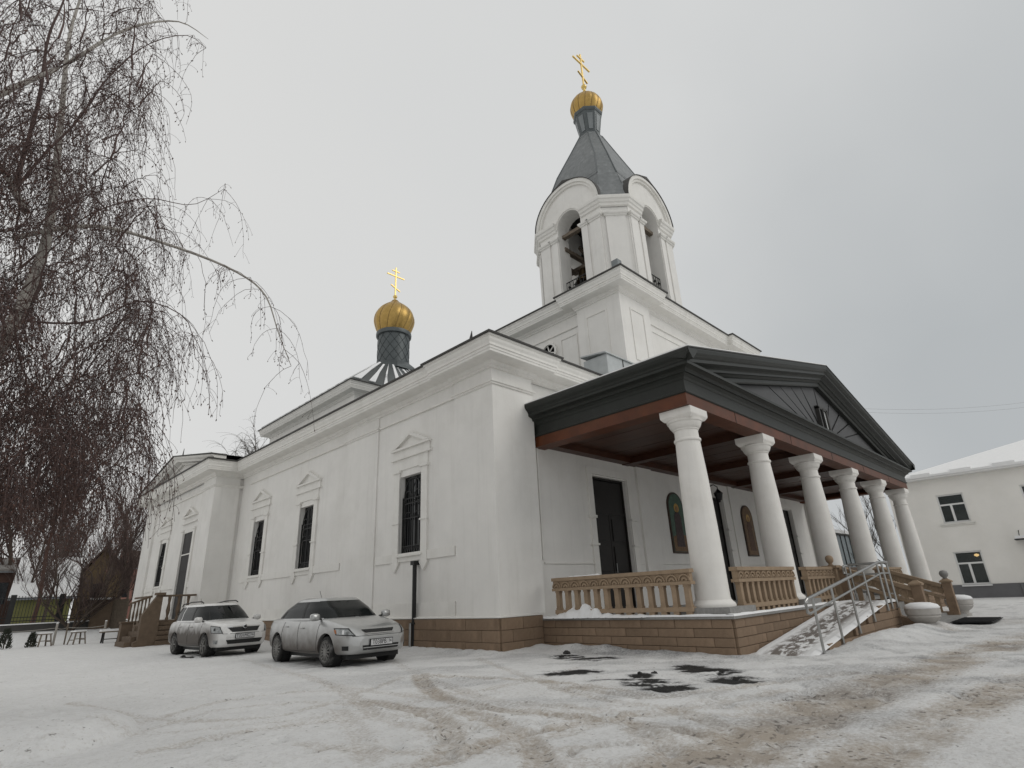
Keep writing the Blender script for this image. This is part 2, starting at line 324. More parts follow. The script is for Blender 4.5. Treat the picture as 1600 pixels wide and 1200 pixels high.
A = np.zeros(GX.shape + (4,)); A[inner, 0] = dirt; A[inner, 1] = np.clip(dark * 2.2, 0, 1); A[inner, 2] = np.clip(.9 * np.clip(dark * 3, 0, 1) + 1.3 * wet + 0.5 * foot + 0.5 * thin + .3 * prints, 0, 1); A[..., 3] = 1
nx, ny = GX.shape
me = bpy.data.meshes.new('ground'); vv = np.stack([GX, GY, GZ], -1).reshape(-1, 3) * K
idx = np.arange(nx * ny).reshape(nx, ny); ff = np.stack([idx[:-1, :-1], idx[1:, :-1], idx[1:, 1:], idx[:-1, 1:]], -1).reshape(-1, 4)
me.vertices.add(len(vv)); me.vertices.foreach_set('co', vv.ravel().astype(np.float32))
me.loops.add(ff.size); me.loops.foreach_set('vertex_index', ff.ravel().astype(np.int32))
me.polygons.add(len(ff)); me.polygons.foreach_set('loop_start', np.arange(0, ff.size, 4, dtype=np.int32)); me.polygons.foreach_set('use_smooth', np.ones(len(ff), bool))
me.update(); ca = me.color_attributes.new('grime', 'FLOAT_COLOR', 'POINT'); ca.data.foreach_set('color', A.reshape(-1).astype(np.float32))
GM = bpy.data.materials.new('trodden_snow'); GM.use_nodes = True; t = GM.node_tree; b = t.nodes['Principled BSDF']; TL = t.links.new
def tn(ty, **kw):
    n = t.nodes.new(ty)
    for k_, v_ in kw.items():
        if k_ in n.inputs: n.inputs[k_].default_value = v_
        else: setattr(n, k_, v_)
    return n
at = tn('ShaderNodeAttribute', attribute_name='grime'); sp = tn('ShaderNodeSeparateColor'); TL(at.outputs['Color'], sp.inputs[0])
co = tn('ShaderNodeTexCoord')
na = tn('ShaderNodeTexNoise', Scale=22.0, Detail=8.0, Roughness=0.75); nb = tn('ShaderNodeTexNoise', Scale=0.7, Detail=6.0, Roughness=0.6); nc = tn('ShaderNodeTexNoise', Scale=6.0, Detail=7.0, Roughness=0.7)
for n_ in (na, nb, nc): TL(co.outputs['Object'], n_.inputs['Vector'])
base = tn('ShaderNodeMixRGB'); base.inputs[1].default_value = (0.64, 0.638, 0.63, 1); base.inputs[2].default_value = (0.80, 0.80, 0.795, 1)
TL(nb.outputs['Fac'], base.inputs[0])
spk = tn('ShaderNodeMapRange'); spk.inputs[1].default_value = 0.50; spk.inputs[2].default_value = 0.70; spk.inputs[4].default_value = 0.30; TL(nc.outputs['Fac'], spk.inputs[0])
b1 = tn('ShaderNodeMixRGB'); b1.inputs[2].default_value = (0.45, 0.43, 0.41, 1); TL(spk.outputs[0], b1.inputs[0]); TL(base.outputs[0], b1.inputs[1])
dm = tn('ShaderNodeMath', operation='MULTIPLY'); dn = tn('ShaderNodeMapRange'); dn.inputs[1].default_value = 0.40; dn.inputs[2].default_value = 0.60; dn.inputs[3].default_value = 0.08; dn.inputs[4].default_value = 1.15
dgr = tn('ShaderNodeMath', operation='MULTIPLY_ADD'); dgr.inputs[1].default_value = 2.6; TL(na.outputs['Fac'], dgr.inputs[0]); TL(sp.outputs[0], dgr.inputs[2])
dn.inputs[1].default_value = 1.38; dn.inputs[2].default_value = 2.35; dn.inputs[3].default_value = 0; dn.inputs[4].default_value = .92
TL(dgr.outputs[0], dn.inputs[0]); TL(dn.outputs[0], dm.inputs[0]); dm.inputs[1].default_value = 1.0
dcl = tn('ShaderNodeMath', operation='MINIMUM'); dcl.inputs[1].default_value = 0.85; TL(dm.outputs[0], dcl.inputs[0])
dcol = tn('ShaderNodeMixRGB'); dcol.inputs[1].default_value = (0.31, 0.25, 0.195, 1); dcol.inputs[2].default_value = (0.40, 0.345, 0.275, 1); TL(nc.outputs['Fac'], dcol.inputs[0])
b2 = tn('ShaderNodeMixRGB'); TL(dcl.outputs[0], b2.inputs[0]); TL(b1.outputs[0], b2.inputs[1]); TL(dcol.outputs[0], b2.inputs[2])
wm = tn('ShaderNodeMath', operation='MULTIPLY'); TL(sp.outputs[2], wm.inputs[0]); wn = tn('ShaderNodeMapRange'); wn.inputs[1].default_value = 0.3; wn.inputs[2].default_value = 0.6; TL(na.outputs['Fac'], wn.inputs[0]); TL(wn.outputs[0], wm.inputs[1])
b3 = tn('ShaderNodeMixRGB'); b3.inputs[2].default_value = (0.20, 0.20, 0.205, 1); TL(wm.outputs[0], b3.inputs[0]); TL(b2.outputs[0], b3.inputs[1])
km = tn('ShaderNodeMath', operation='MULTIPLY'); kn = tn('ShaderNodeMapRange'); kn.inputs[1].default_value = 0.35; kn.inputs[2].default_value = 0.5; kgr = tn('ShaderNodeMath', operation='MULTIPLY_ADD'); kgr.inputs[1].default_value = 1.3; TL(na.outputs['Fac'], kgr.inputs[0]); TL(sp.outputs[1], kgr.inputs[2]); kn.inputs[1].default_value = .92; kn.inputs[2].default_value = 1.45
TL(kgr.outputs[0], kn.inputs[0]); TL(kn.outputs[0], km.inputs[0]); km.inputs[1].default_value = 1.0
b4 = tn('ShaderNodeMixRGB'); b4.inputs[2].default_value = (0.020, 0.019, 0.018, 1); TL(km.outputs[0], b4.inputs[0]); TL(b3.outputs[0], b4.inputs[1])
# small crumbs of grit, thicker where the snow is sanded or worn
ng = tn('ShaderNodeTexNoise', Scale=15.0, Detail=2.0, Roughness=.5); ng2 = tn('ShaderNodeTexNoise', Scale=1.1, Detail=3.0, Roughness=.6); TL(co.outputs['Object'], ng.inputs['Vector']); TL(co.outputs['Object'], ng2.inputs['Vector'])
gsum = tn('ShaderNodeMath', operation='MULTIPLY_ADD'); gsum.inputs[1].default_value = .10; TL(sp.outputs[0], gsum.inputs[0]); TL(ng.outputs['Fac'], gsum.inputs[2])
gs2 = tn('ShaderNodeMath', operation='MULTIPLY_ADD'); gs2.inputs[1].default_value = .22; TL(ng2.outputs['Fac'], gs2.inputs[0]); TL(gsum.outputs[0], gs2.inputs[2])
gth = tn('ShaderNodeMapRange'); gth.inputs[1].default_value = .80; gth.inputs[2].default_value = .87; gth.inputs[4].default_value = .7; TL(gs2.outputs[0], gth.inputs[0])
b5 = tn('ShaderNodeMixRGB'); b5.inputs[2].default_value = (.11, .098, .085, 1); TL(gth.outputs[0], b5.inputs[0]); TL(b4.outputs[0], b5.inputs[1])
TL(b5.outputs[0], b.inputs['Base Color']); b.inputs['Roughness'].default_value = 0.8; b.inputs['Specular IOR Level'].default_value = 0.25
nd = tn('ShaderNodeTexNoise', Scale=9.0, Detail=9.0, Roughness=0.72); TL(co.outputs['Object'], nd.inputs['Vector'])
bp = tn('ShaderNodeBump', Strength=0.8, Distance=0.06); TL(nd.outputs['Fac'], bp.inputs['Height']); TL(bp.outputs[0], b.inputs['Normal'])
me.materials.append(GM); ground = bpy.data.objects.new('ground', me); COL.objects.link(ground); tag(ground, kind='structure')
def gz(x, y): return float(ground_z(np.array([x], float), np.array([y], float))[0])

# ---------------------------------------------------------------- the church
X0, Y0, XC = 8.72, 9.27, 19.66
XW, YW = 8.785, 9.42                       # wall faces behind the pilasters
X1 = 2 * XC - X0; XW1 = 2 * XC - XW
church = thing('church', 'white plastered church with columned portico, gilded onion domes and octagonal bell tower', 'church', (X0, Y0, 0))
ZP = 0.70                                 # plinth top
LW = [(12.18, 13.20), (18.36, 19.40), (22.48, 23.52)]          # windows of the long wall
ZWB, ZWT = 2.26, 4.36
DOORS = [(12.55, 14.2), (18.8, 20.45), (25.6, 27.25)]
XT, YT0, YT1 = 7.75, 25.4, 35.8           # side projection

mb = MB(); wall_x(mb, XW, YW, YT0, ZP, 6.6, [(a, b, ZWB, ZWT) for a, b in LW], 0.22); mb.build('side_wall', PL, church)
mb = MB(); wall_y(mb, YW, XW, XW1, 0.3, 6.6, [(a, b, 0.62, 4.18) for a, b in DOORS], 0.22); mb.build('front_wall', PL, church)
mb = MB(); wall_x(mb, XT, YT0, YT1, ZP, 6.6, [(27.65, 29.0, 0.84, 4.42), (31.5, 32.5, ZWB, 4.3)], 0.22)
mb.poly([(XT, YT0, ZP), (XW, YT0, ZP), (XW, YT0, 6.6), (XT, YT0, 6.6)]); mb.poly([(XT, YT1, 0), (XT, YT1, 6.6), (XW, YT1, 6.6), (XW, YT1, 0)])
mb.build('side_projection_wall', PL, church)
mb = MB(); mb.box(XW + .1, XW + .4, YT1, 37.3, 0, 6.6); mb.box(XW1 - .3, XW1, YW, 37.3, 0, 6.6); mb.box(XW + .1, XW1, 37.0, 37.3, 0, 6.6); mb.build('rear_wall', PL, church)

# pilasters
def pil(x0, x1, y0, y1, z0=ZP + .02, z1=6.58): return MB().box(x0, x1, y0, y1, z0, z1).build('pilaster', PL, church)
pil(X0, 10.15, Y0, 10.72); pil(XW - .035, XW + .02, 14.42, 16.3)
pil(XT - .1, XT + .9, YT0 - .08, YT0 + 1.5); pil(XT - .1, XT + .02, YT1 - 1.6, YT1 + .08)
pil(2 * XC - 10.15, X1, Y0, 10.72)
for cx in (15.2, 2 * XC - 15.2): pil(cx - .42, cx + .42, YW - .07, YW + .02, .63, 4.7)
for cx in (18.05, 2 * XC - 18.05): pil(cx - .22, cx + .22, YW - .05, YW + .02, .63, 4.7)
# thin raised ledges and bands of the long wall
def ledge(y0, y1, z0, z1, o=.045, x=XW): return MB().box(x - o, x + .02, y0, y1, z0, z1).build('ledge', TRIM, church)
for a, b in ((10.80, 14.34), (16.38, 24.4)):
    ledge(a, b, ZP + .01, 1.06, .035); ledge(a, b, 6.02, 6.075, .06)
    ledge(a, b, 2.085, 2.30, .035)
ledge(YT0 + 1.6, 27.55, 2.085, 2.3, .035, XT); ledge(29.1, YT1 - 1.7, 2.085, 2.3, .035, XT); ledge(YT0 + 1.6, YT1 - 1.7, 6.02, 6.075, .06, XT)
ledge(29.1, YT1 - 1.7, ZP + .01, 1.06, .035, XT)
capp = [(0, 5.98), (.04, 6.0), (.04, 6.03), (.075, 6.05), (.075, 6.08), (0, 6.085)]
for pth in ([(XW, 10.72), (X0, 10.72), (X0, Y0), (10.15, Y0), (10.15, YW)], [(XW, 16.3), (XW - .035, 16.3), (XW - .035, 14.42), (XW, 14.42)],
            [(XT, YT0 + 1.5), (XT - .1, YT0 + 1.5), (XT - .1, YT0 - .08), (XW, YT0 - .08)]):
    MB().sweep(pth, capp).build('pilaster_cap', TRIM, church)
# narrow recess line beside the front corner pilaster
MB().box(10.30, 10.36, YW - .05, YW + .02, 1.9, 5.2).build('pipe_fillet', TRIM, church)
for a, b in ((10.38, 12.45), (14.3, 14.75), (15.65, 17.8), (18.3, 18.7), (20.55, 21.0), (21.5, 23.65)):
    MB().box(a, b, YW - .03, YW + .02, 1.80, 1.835).build('ledge', TRIM, church)

# window surrounds
def window_side(y0, y1, x, zb=ZWB, zt=ZWT, grille=True, rec=.15):
    yc = (y0 + y1) / 2; hw = (y1 - y0) / 2
    mb = MB(); X = x + rec
    mb.box(X, X + .06, y0 + .07, y1 - .07, zb, zb + .07); mb.box(X, X + .06, y0 + .07, y1 - .07, zt - .07, zt); mb.box(X, X + .06, y0, y0 + .07, zb, zt); mb.box(X, X + .06, y1 - .07, y1, zb, zt)
    mb.box(X + .003, X + .057, yc - .03, yc + .03, zb + .07, zt - .07); mb.box(X + .006, X + .054, y0 + .07, y1 - .07, zb + 1.35, zb + 1.41)
    wn = mb.build('window', IRON, church)
    for a, b, c, d in ((y0 + .07, yc - .03, zb + .07, zb + 1.35), (yc + .03, y1 - .07, zb + .07, zb + 1.35), (y0 + .07, yc - .03, zb + 1.41, zt - .07), (yc + .03, y1 - .07, zb + 1.41, zt - .07)):
        MB().box(X + .03, X + .035, a, b, c, d).build('pane', GLASS, wn)
    MB().box(x - .09, x + .16, y0 - .06, y1 + .06, zb - .05, zb).build('sill', TRIM, wn)
    if grille:
        g = MB(); gxx = x + rec * .45; top = zt - .62
        for k in range(9):
            yy = y0 + .09 + k * (y1 - y0 - .18) / 8; g.bar((gxx, yy, zb + .03), (gxx, yy, top), .018)
        for zz in (zb + .05, zb + .22, zb + .95, top - .14, top): g.bar((gxx, y0 + .03, zz), (gxx, y1 - .03, zz), .022)
        arc = [(gxx, yc + (hw - .1) * math.cos(a), top + .56 * math.sin(a)) for a in np.linspace(0, math.pi, 11)]
        for p, q in zip(arc, arc[1:]): g.bar(p, q, .022)
        g.bar((gxx, yc, zb + .03), (gxx, yc, top + .56), .03); g.bar((gxx, y0 + .05, zb), (gxx, y0 + .05, top + .04), .035); g.bar((gxx, y1 - .05, zb), (gxx, y1 - .05, top + .04), .035)
        for zz, hh in ((zb + .95, .2), (top, .26)):
            for sg in (-1, 1):
                cs = [(gxx, yc + sg * (.22 + .17 * math.cos(a)), zz + hh * .8 * math.sin(a)) for a in np.linspace(0, math.pi, 7)]
                for p, q in zip(cs, cs[1:]): g.bar(p, q, .018)
        for k in range(8):
            yy = y0 + .09 + (k + .5) * (y1 - y0 - .18) / 8
            g.bar((gxx, yy - .05, zb + .05), (gxx, yy, zb + .2), .016); g.bar((gxx, yy + .05, zb + .05), (gxx, yy, zb + .2), .016)
        g.build('grille', IRON, wn)
    sm = MB()
    for yy in (y0 - .13, y1 + .13):
        sm.box(x - .05, x + .01, yy - .13, yy + .13, zb - .2, zt + .12); sm.box(x - .085, x + .01, yy - .17, yy + .17, zt + .12, zt + .19)
        sm.box(x - .075, x + .01, yy - .16, yy + .16, zb + .82, zb + .86)
        sm.prism([(x - .06, yy - .19, zb - .2), (x - .06, yy + .19, zb - .2), (x - .06, yy + .12, zb - .3), (x - .06, yy, zb - .44), (x - .06, yy - .12, zb - .3)], (.07, 0, 0))
    sm.box(x - .03, x + .01, y0 - .26, y1 + .26, zt + .19, zt + .52)
    sm.build('surround', TRIM, wn)
    pd = MB(); hw2 = hw + .38; zz = zt + .76
    pd.box(x - .08, x + .01, yc - hw2 - .05, yc + hw2 + .05, zt + .50, zt + .55); pd.box(x - .11, x + .01, yc - hw2 - .02, yc + hw2 + .02, zz, zz + .065)
    pd.box(x - .04, x + .01, yc - hw2 + .03, yc + hw2 - .03, zt + .55, zz)
    for sg in (-1, 1):
        pd.prism([(x - .12, yc + sg * hw2, zz + .065), (x - .12, yc, zz + .46), (x - .12, yc, zz + .36), (x - .12, yc + sg * (hw2 - .22), zz + .065)], (.13, 0, 0))
    pd.prism([(x - .03, yc - hw2 + .1, zz + .06), (x - .03, yc + hw2 - .1, zz + .06), (x - .03, yc, zz + .42)], (.04, 0, 0))
    pd.build('pediment', TRIM, wn)
    return wn
for a, b in LW: window_side(a, b, XW)
window_side(31.5, 32.5, XT, ZWB, 4.3, rec=.05)

# doors
def door_leafs(x0, x1, y, z0, z1, parent):
    xm = (x0 + x1) / 2
    for a, b in ((x0 + .05, xm - .01), (xm + .01, x1 - .05)):
        lf = MB().box(a, b, y, y + .06, z0, z0 + 2.55).build('door_leaf', DOORW, parent)
        for c, d in ((.15, .85), (1.0, 1.65), (1.8, 2.4)):
            MB().box(a + .1, b - .1, y - .025, y + .01, z0 + c, z0 + d).build('panel', DOORW, lf)
    MB().box(x0 + .05, x1 - .05, y, y + .06, z0 + 2.6, z1 - .06).build('overdoor_panel', DOORW, parent)
    MB().tube([(xm + .06, y - .07, z0 + .95), (xm + .06, y - .07, z0 + 1.2)], .014, 6).build('handle', STEEL, parent)
for a, b in DOORS:
    mb = MB(); y = YW + .14
    mb.box(a, a + .06, y - .03, y + .09, .62, 4.18); mb.box(b - .06, b, y - .03, y + .09, .62, 4.18); mb.box(a, b, y - .03, y + .09, 4.12, 4.18); mb.box(a + .04, b - .04, y - .02, y + .08, 3.16, 3.23)
    d = mb.build('door', DOORW, church); door_leafs(a, b, y, .63, 4.16, d)
    sm = MB()
    for sg, e_ in ((-1, a), (1, b)):
        sm.box(*sorted((e_ + sg * .02, e_ + sg * .24)), YW - .05, YW + .01, .63, 4.215); sm.box(*sorted((e_ + sg * .0, e_ + sg * .30)), YW - .09, YW + .01, 3.0, 3.07); sm.box(*sorted((e_ + sg * .0, e_ + sg * .30)), YW - .09, YW + .01, 2.28, 2.33)
    sm.box(a - .24, b + .24, YW - .05, YW + .01, 4.22, 4.4)
    sm.build('door_surround', TRIM, d)
mb = MB().box(XT + .03, XT + .1, 27.65, 29.0, .84, 4.42); d = mb.build('door', DOORW, church)
for zz in (1.1, 1.9, 2.75): MB().box(XT + .012, XT + .04, 27.8, 28.85, zz, zz + .65).build('panel', DOORW, d)
MB().box(XT + .008, XT + .04, 27.65, 29.0, 3.45, 3.5).build('transom', TRIM, d)
pd = MB()
for yy in (27.5, 29.13): pd.box(XT - .05, XT + .01, yy - .12, yy + .12, 1.0, 4.55); pd.box(XT - .08, XT + .01, yy - .16, yy + .16, 4.5, 4.57)
yc = 28.32; pd.box(XT - .08, XT + .01, yc - 1, yc + 1, 4.82, 4.87); pd.box(XT - .11, XT + .01, yc - .97, yc + .97, 5.1, 5.17)
for sg in (-1, 1): pd.prism([(XT - .12, yc + sg * .92, 5.17), (XT - .12, yc, 5.55), (XT - .12, yc, 5.45), (XT - .12, yc + sg * .7, 5.17)], (.13, 0, 0))
pd.build('door_surround', TRIM, d)

# main cornice with breaks over the pilasters, and the metal drip edge on it
COR = [(-.02, 6.40), (.05, 6.42), (.05, 6.47), (.10, 6.50), (.13, 6.565), (.44, 6.585), (.47, 6.60), (.47, 6.66), (.49, 6.665), (.49, 6.73), (.515, 6.735), (.515, 6.80), (.55, 6.86), (.56, 6.93), (.59, 6.94), (.59, 6.99), (-.05, 7.0)]
DRIP = [(.50, 6.995), (.64, 6.985), (.645, 7.03), (.60, 7.06), (-.1, 7.12)]
cpath = [(9.3, YT1 + .08), (XT - .1, YT1 + .08), (XT - .1, YT0 - .08), (XW, YT0 - .08), (XW, 10.72), (X0, 10.72), (X0, Y0), (10.15, Y0), (10.15, YW - .05), (2 * XC - 10.15, YW - .05), (2 * XC - 10.15, Y0), (X1, Y0), (X1, 14)]
MB().sweep(cpath, COR).build('cornice', TRIM, church)
MB().sweep(cpath, DRIP).build('drip_edge', EDGE, church)
# plain main roof
mb = MB(); ex0, ex1, ey0, ey1 = XW - .5, XW1 + .5, YW - .5, 37.6
rv = [(ex0, ey0, 7.07), (ex1, ey0, 7.07), (ex1, ey1, 7.07), (ex0, ey1, 7.07), (XC, 20.4, 10.2), (XC, 27, 10.2)]
mb.add(rv, [(0, 1, 4), (1, 2, 5, 4), (2, 3, 5), (3, 0, 4, 5)]); mroof = mb.build('main_roof', ROOF, church)
# pediment over the side projection
ypm = (YT0 + YT1) / 2; PX = XT - .55
def rake_x(xf, ym, yh, z0, z1, prof):     # prof: (out towards -x, dz)
    mb = MB(); path = [(ym - yh, z0), (ym, z1), (ym + yh, z0)]; vs = []; n = len(prof)
    for (yy, zz) in path:
        for o, dz_ in prof: vs.append((xf - o, yy, zz + dz_))
    fs = [(i * n + k, (i + 1) * n + k, (i + 1) * n + (k + 1) % n, i * n + (k + 1) % n) for i in range(2) for k in range(n)]
    fs += [tuple(range(n)), tuple(2 * n + k for k in range(n))]
    return mb.add(vs, fs)
rp = [(-.1, .0), (.03, .0), (.05, .08), (.30, .11), (.33, .18), (.42, .26), (.46, .34), (-.1, .34)]
rk = rake_x(XT - .1, ypm, 5.85, 6.86, 7.9, rp).build('side_pediment', TRIM, church)
rake_x(XT - .1, ypm, 5.9, 7.2, 8.24, [(-.1, 0), (.50, 0), (.52, .05), (-.1, .05)]).build('drip_edge', EDGE, rk)
MB().prism([(XT - .02, ypm - 5.3, 7.02), (XT - .02, ypm + 5.3, 7.02), (XT - .02, ypm, 7.95)], (.2, 0, 0)).build('tympanum', PL, rk)
mb = MB().add([(XT - .5, ypm - 5.9, 7.22), (XT - .5, ypm, 8.27), (XT - .5, ypm + 5.9, 7.22), (13, ypm - 5.9, 7.3), (15, ypm, 8.3), (13, ypm + 5.9, 7.3)], [(0, 3, 4, 1), (1, 4, 5, 2)]); mb.build('side_roof', ROOF, church)
for (fx, fy, fz) in ((8.35, 9.62, 7.08), (7.2, ypm - 1.4, 8.02), (24.6, 8.95, 11.28), (14.4, 8.9, 11.29)):
    MB().prism([(fx, fy - .09, fz - .02), (fx, fy + .12, fz - .02), (fx, fy - .06, fz + .34)], (.02, 0, 0)).build('roof_fin', EDGE, church)

# stone facing of the plinth: every block one piece on a dark backing
def block_mesh(name, l, h, d=.05, ch=.006):
    mb = MB(); a, b = l / 2, h / 2
    vs = [(-a, 0, -b), (a, 0, -b), (a, 0, b), (-a, 0, b), (-a, -d + ch, -b), (a, -d + ch, -b), (a, -d + ch, b), (-a, -d + ch, b), (-a + ch, -d, -b + ch), (a - ch, -d, -b + ch), (a - ch, -d, b - ch), (-a + ch, -d, b - ch)]
    fs = [(0, 1, 5, 4), (1, 2, 6, 5), (2, 3, 7, 6), (3, 0, 4, 7), (4, 5, 9, 8), (5, 6, 10, 9), (6, 7, 11, 10), (7, 4, 8, 11), (8, 9, 10, 11)]
    return mb.add(vs, fs).mesh(name)
def stone_wall(parent, a, b, z0, z1, courses, l=.78, slope=None):
    """blocks on the vertical face from plan point a to b (outside on the right of travel)"""
    a = np.array(a, float); b = np.array(b, float); Ln = np.linalg.norm(b - a); d = (b - a) / Ln; rz = math.atan2(d[1], d[0])
    h = (z1 - z0) / courses; n = max(1, round(Ln / l)); bl = Ln / n; gap = .007
    full = block_mesh('stone', bl - gap, h - gap); half = block_mesh('stone', bl / 2 - gap, h - gap)
    for c in range(courses):
        z = z0 + h * (c + .5); off = (c % 2) * .5; u = 0.0; segs = []
        if off: segs.append((0, .5)); u = .5
        while u < n - 1e-6: s_ = min(1, n - u); segs.append((u, s_)); u += s_
        for u0, s_ in segs:
            um = (u0 + s_ / 2) * bl
            if slope and z + h / 2 > slope(um): continue
            p = a + d * um; j = rng.uniform(-.004, .004); nx_, ny_ = d[1], -d[0]
            inst(full if s_ > .75 else half, 'stone', STONE, parent, (p[0] + nx_ * j, p[1] + ny_ * j, z), rz)
pb = MB().box(X0 - .02, X0 + .3, Y0 + .3, YT0 - .1, -.1, ZP); pb.box(X0 - .02, 10.0, Y0 - .02, Y0 + .3, -.1, ZP); pb.box(XT - .14, XT + .2, YT0 - .1, YT1 + .1, -.1, ZP); pb.box(XT, X0, YT0 - .1, YT0 + .1, -.1, ZP)
plinth = pb.build('plinth', JOINT, church)
stone_wall(plinth, (X0 - .03, YT0 - .1), (X0 - .03, Y0 - .03), -.02, ZP - .01, 3, 1.05)
stone_wall(plinth, (X0 - .03, Y0 - .03), (9.97, Y0 - .03), -.02, ZP - .01, 3, .65)
stone_wall(plinth, (XT - .15, YT1), (XT - .15, YT0 - .11), -.02, ZP - .01, 3, 1.3)
stone_wall(plinth, (XT - .15, YT0 - .11), (X0 - .04, YT0 - .11), -.02, ZP - .01, 3, 1.0)
MB().sweep([(XT - .15, YT1), (XT - .15, YT0 - .1), (X0 - .05, YT0 - .1), (X0 - .03, Y0 - .03), (9.97, Y0 - .03)], [(-.2, ZP + .005), (.055, ZP - .005), (.06, ZP + .015), (-.2, ZP + .07)]).build('plinth_cap', TRIM, plinth)

# ---------------------------------------------------------------- portico
DX0, DX1, DY = 9.98, 29.4, 4.76           # deck
dk = MB().box(DX0 + .05, DX1, DY + .05, YW + .3, -.1, .575).build('deck', JOINT, church)
stone_wall(dk, (DX0 + .05, Y0 - .05), (DX0 + .05, DY + .05), -.03, .575, 4, .8)
stone_wall(dk, (DX0 + .05, DY + .05), (17.9, DY + .05), -.03, .575, 4, .8)
stone_wall(dk, (21, DY + .05), (DX1, DY + .05), -.03, .575, 4, 1.4)
MB().box(DX0 - .03, DX1 + .03, DY - .03, YW + .3, .575, .63).build('floor_slab', GRANITE, dk)
def edge_strip(a, b, w_, z, seed):
    a = np.array(a, float); b = np.array(b, float); n = 46; V = []; d = (b - a) / np.linalg.norm(b - a); nr = np.array([d[1], -d[0]])
    for i in range(n + 1):
        p = a + (b - a) * i / n; f = float(fbm(np.array([i * .37 + seed]), np.array([seed * 1.7]), 1.0, 7)[0]); wi = w_ * (.25 + 1.1 * f)
        for o_, h_ in ((-.005, -.01), (.0, .022 * f + .006), (wi * .6, .03 * f + .008), (wi, -.004)): q = p - nr * o_; V.append((q[0], q[1], z + h_))
    MB().add(V, [(i * 4 + k, (i + 1) * 4 + k, (i + 1) * 4 + k + 1, i * 4 + k + 1) for i in range(n) for k in range(3)]).build('edge_snow', SNOW, dk, smooth=True)
edge_strip((DX0 - .03, Y0 - .1), (DX0 - .03, DY - .03), .16, .63, 3); edge_strip((DX0 - .03, DY - .03), (15.6, DY - .03), .22, .63, 8)
NCOL = 6; CX = [10.68 + 3.61 * i for i in range(NCOL)]; CY = 5.43
shaft = [(.335, .84), (.335, .86), (.322, .92), (.318, 1.4), (.31, 2.2), (.285, 3.2), (.255, 3.88), (.25, 3.96)]
base = [(.40, .755), (.40, .76), (.405, .785), (.39, .82), (.36, .845), (.338, .875), (.3, .88)]
neck = [(.25, 3.95), (.272, 3.96), (.28, 3.985), (.272, 4.01), (.245, 4.02), (.243, 4.19), (.265, 4.2), (.265, 4.225), (.28, 4.23), (.31, 4.27), (.335, 4.33), (.34, 4.36), (.36, 4.365), (.37, 4.40), (.34, 4.42)]
for i, cx in enumerate(CX):
    co_ = MB().lathe((cx, CY, 0), shaft, 32).build('column', COLM, church, smooth=True, sharp=35)
    MB().box(cx - .54, cx + .54, CY - .56, CY + .54, .63, .755).build('plinth_slab', GRANITE, co_)
    MB().lathe((cx, CY, 0), base, 32).build('base', COLM, co_, smooth=True, sharp=35)
    MB().lathe((cx, CY, 0), neck, 32).build('capital', COLM, co_, smooth=True, sharp=35)
    a = .30; mb = MB().sweep([(cx - a, CY + a), (cx - a, CY - a), (cx + a, CY - a), (cx + a, CY + a)], [(0, 4.40), (.02, 4.42), (.055, 4.47), (.06, 4.49), (.06, 4.62), (-.3, 4.62)], closed=True); mb.poly([(cx - a, CY - a, 4.40), (cx + a, CY - a, 4.40), (cx + a, CY + a, 4.40), (cx - a, CY + a, 4.40)])
    mb.build('abacus', COLM, co_)
# entablature
EX0, EX1, EY = 10.24, 2 * XC - 10.24 + .06, 5.08
epath = [(EX0, YW), (EX0, EY), (EX1, EY), (EX1, YW)]
MB().sweep(epath, [(-.42, 4.70), (-.42, 4.625), (0, 4.625), (0, 4.88)]).build('fascia_board', RED, church)
for k in range(5):
    xx = 12.5 + k * 3.4; MB().box(xx, xx + .02, EY - .006, EY + .005, 4.626, 4.879).build('fascia_joint', DOORW, church)
ENT = [(-.05, 4.875), (.012, 4.88), (.035, 4.90), (.035, 4.945), (.01, 4.955), (.01, 5.16), (.03, 5.18), (.05, 5.22), (.11, 5.27), (.15, 5.275), (.15, 5.31), (.18, 5.34), (.26, 5.37), (.29, 5.375), (.29, 5.44), (-.3, 5.47)]
MB().sweep(epath, ENT).build('entablature', GREEN, church)
SIM = [(.24, 5.44), (.30, 5.445), (.32, 5.49), (.38, 5.54), (.41, 5.60), (.41, 5.64), (.0, 5.68)]
MB().sweep([(EX0, YW - .1), (EX0, 4.66)], SIM).build('side_gutter', GREEN, church); MB().sweep([(EX1, 4.66), (EX1, YW - .1)], SIM).build('side_gutter', GREEN, church)
def rake_y(yf, xm, xh, z0, z1, prof, zcut=5.445):
    mb = MB(); path = [(xm - xh, z0), (xm, z1), (xm + xh, z0)]; vs = []; n = len(prof)
    slp = (z1 - z0) / xh
    for i_, (xx, zz) in enumerate(path):
        for o, dz_ in prof:
            lift = max(0.0, (zcut - zz - dz_)) if i_ != 1 else 0.0
            vs.append((xx + (lift / slp) * (1 if i_ == 0 else -1), yf - o, zz + dz_ + lift))
    fs = [(i * n + k, (i + 1) * n + k, (i + 1) * n + (k + 1) % n, i * n + (k + 1) % n) for i in range(2) for k in range(n)]
    fs += [tuple(range(n)), tuple(2 * n + k for k in range(n))]
    return mb.add(vs, fs)
XM = (EX0 + EX1) / 2; RH = XM - 9.83; RZ0, RZ1 = 5.04, 7.18
rkp = [(-.2, 0), (.0, 0), (.02, .03), (.02, .12), (.05, .13), (.11, .18), (.15, .19), (.15, .25), (.19, .28), (.29, .33), (.29, .40), (.33, .43), (.39, .50), (.41, .57), (.41, .60), (-.2, .60)]
rk = rake_y(EY, XM, RH, RZ0, RZ1, rkp).build('portico_pediment', GREEN, church)
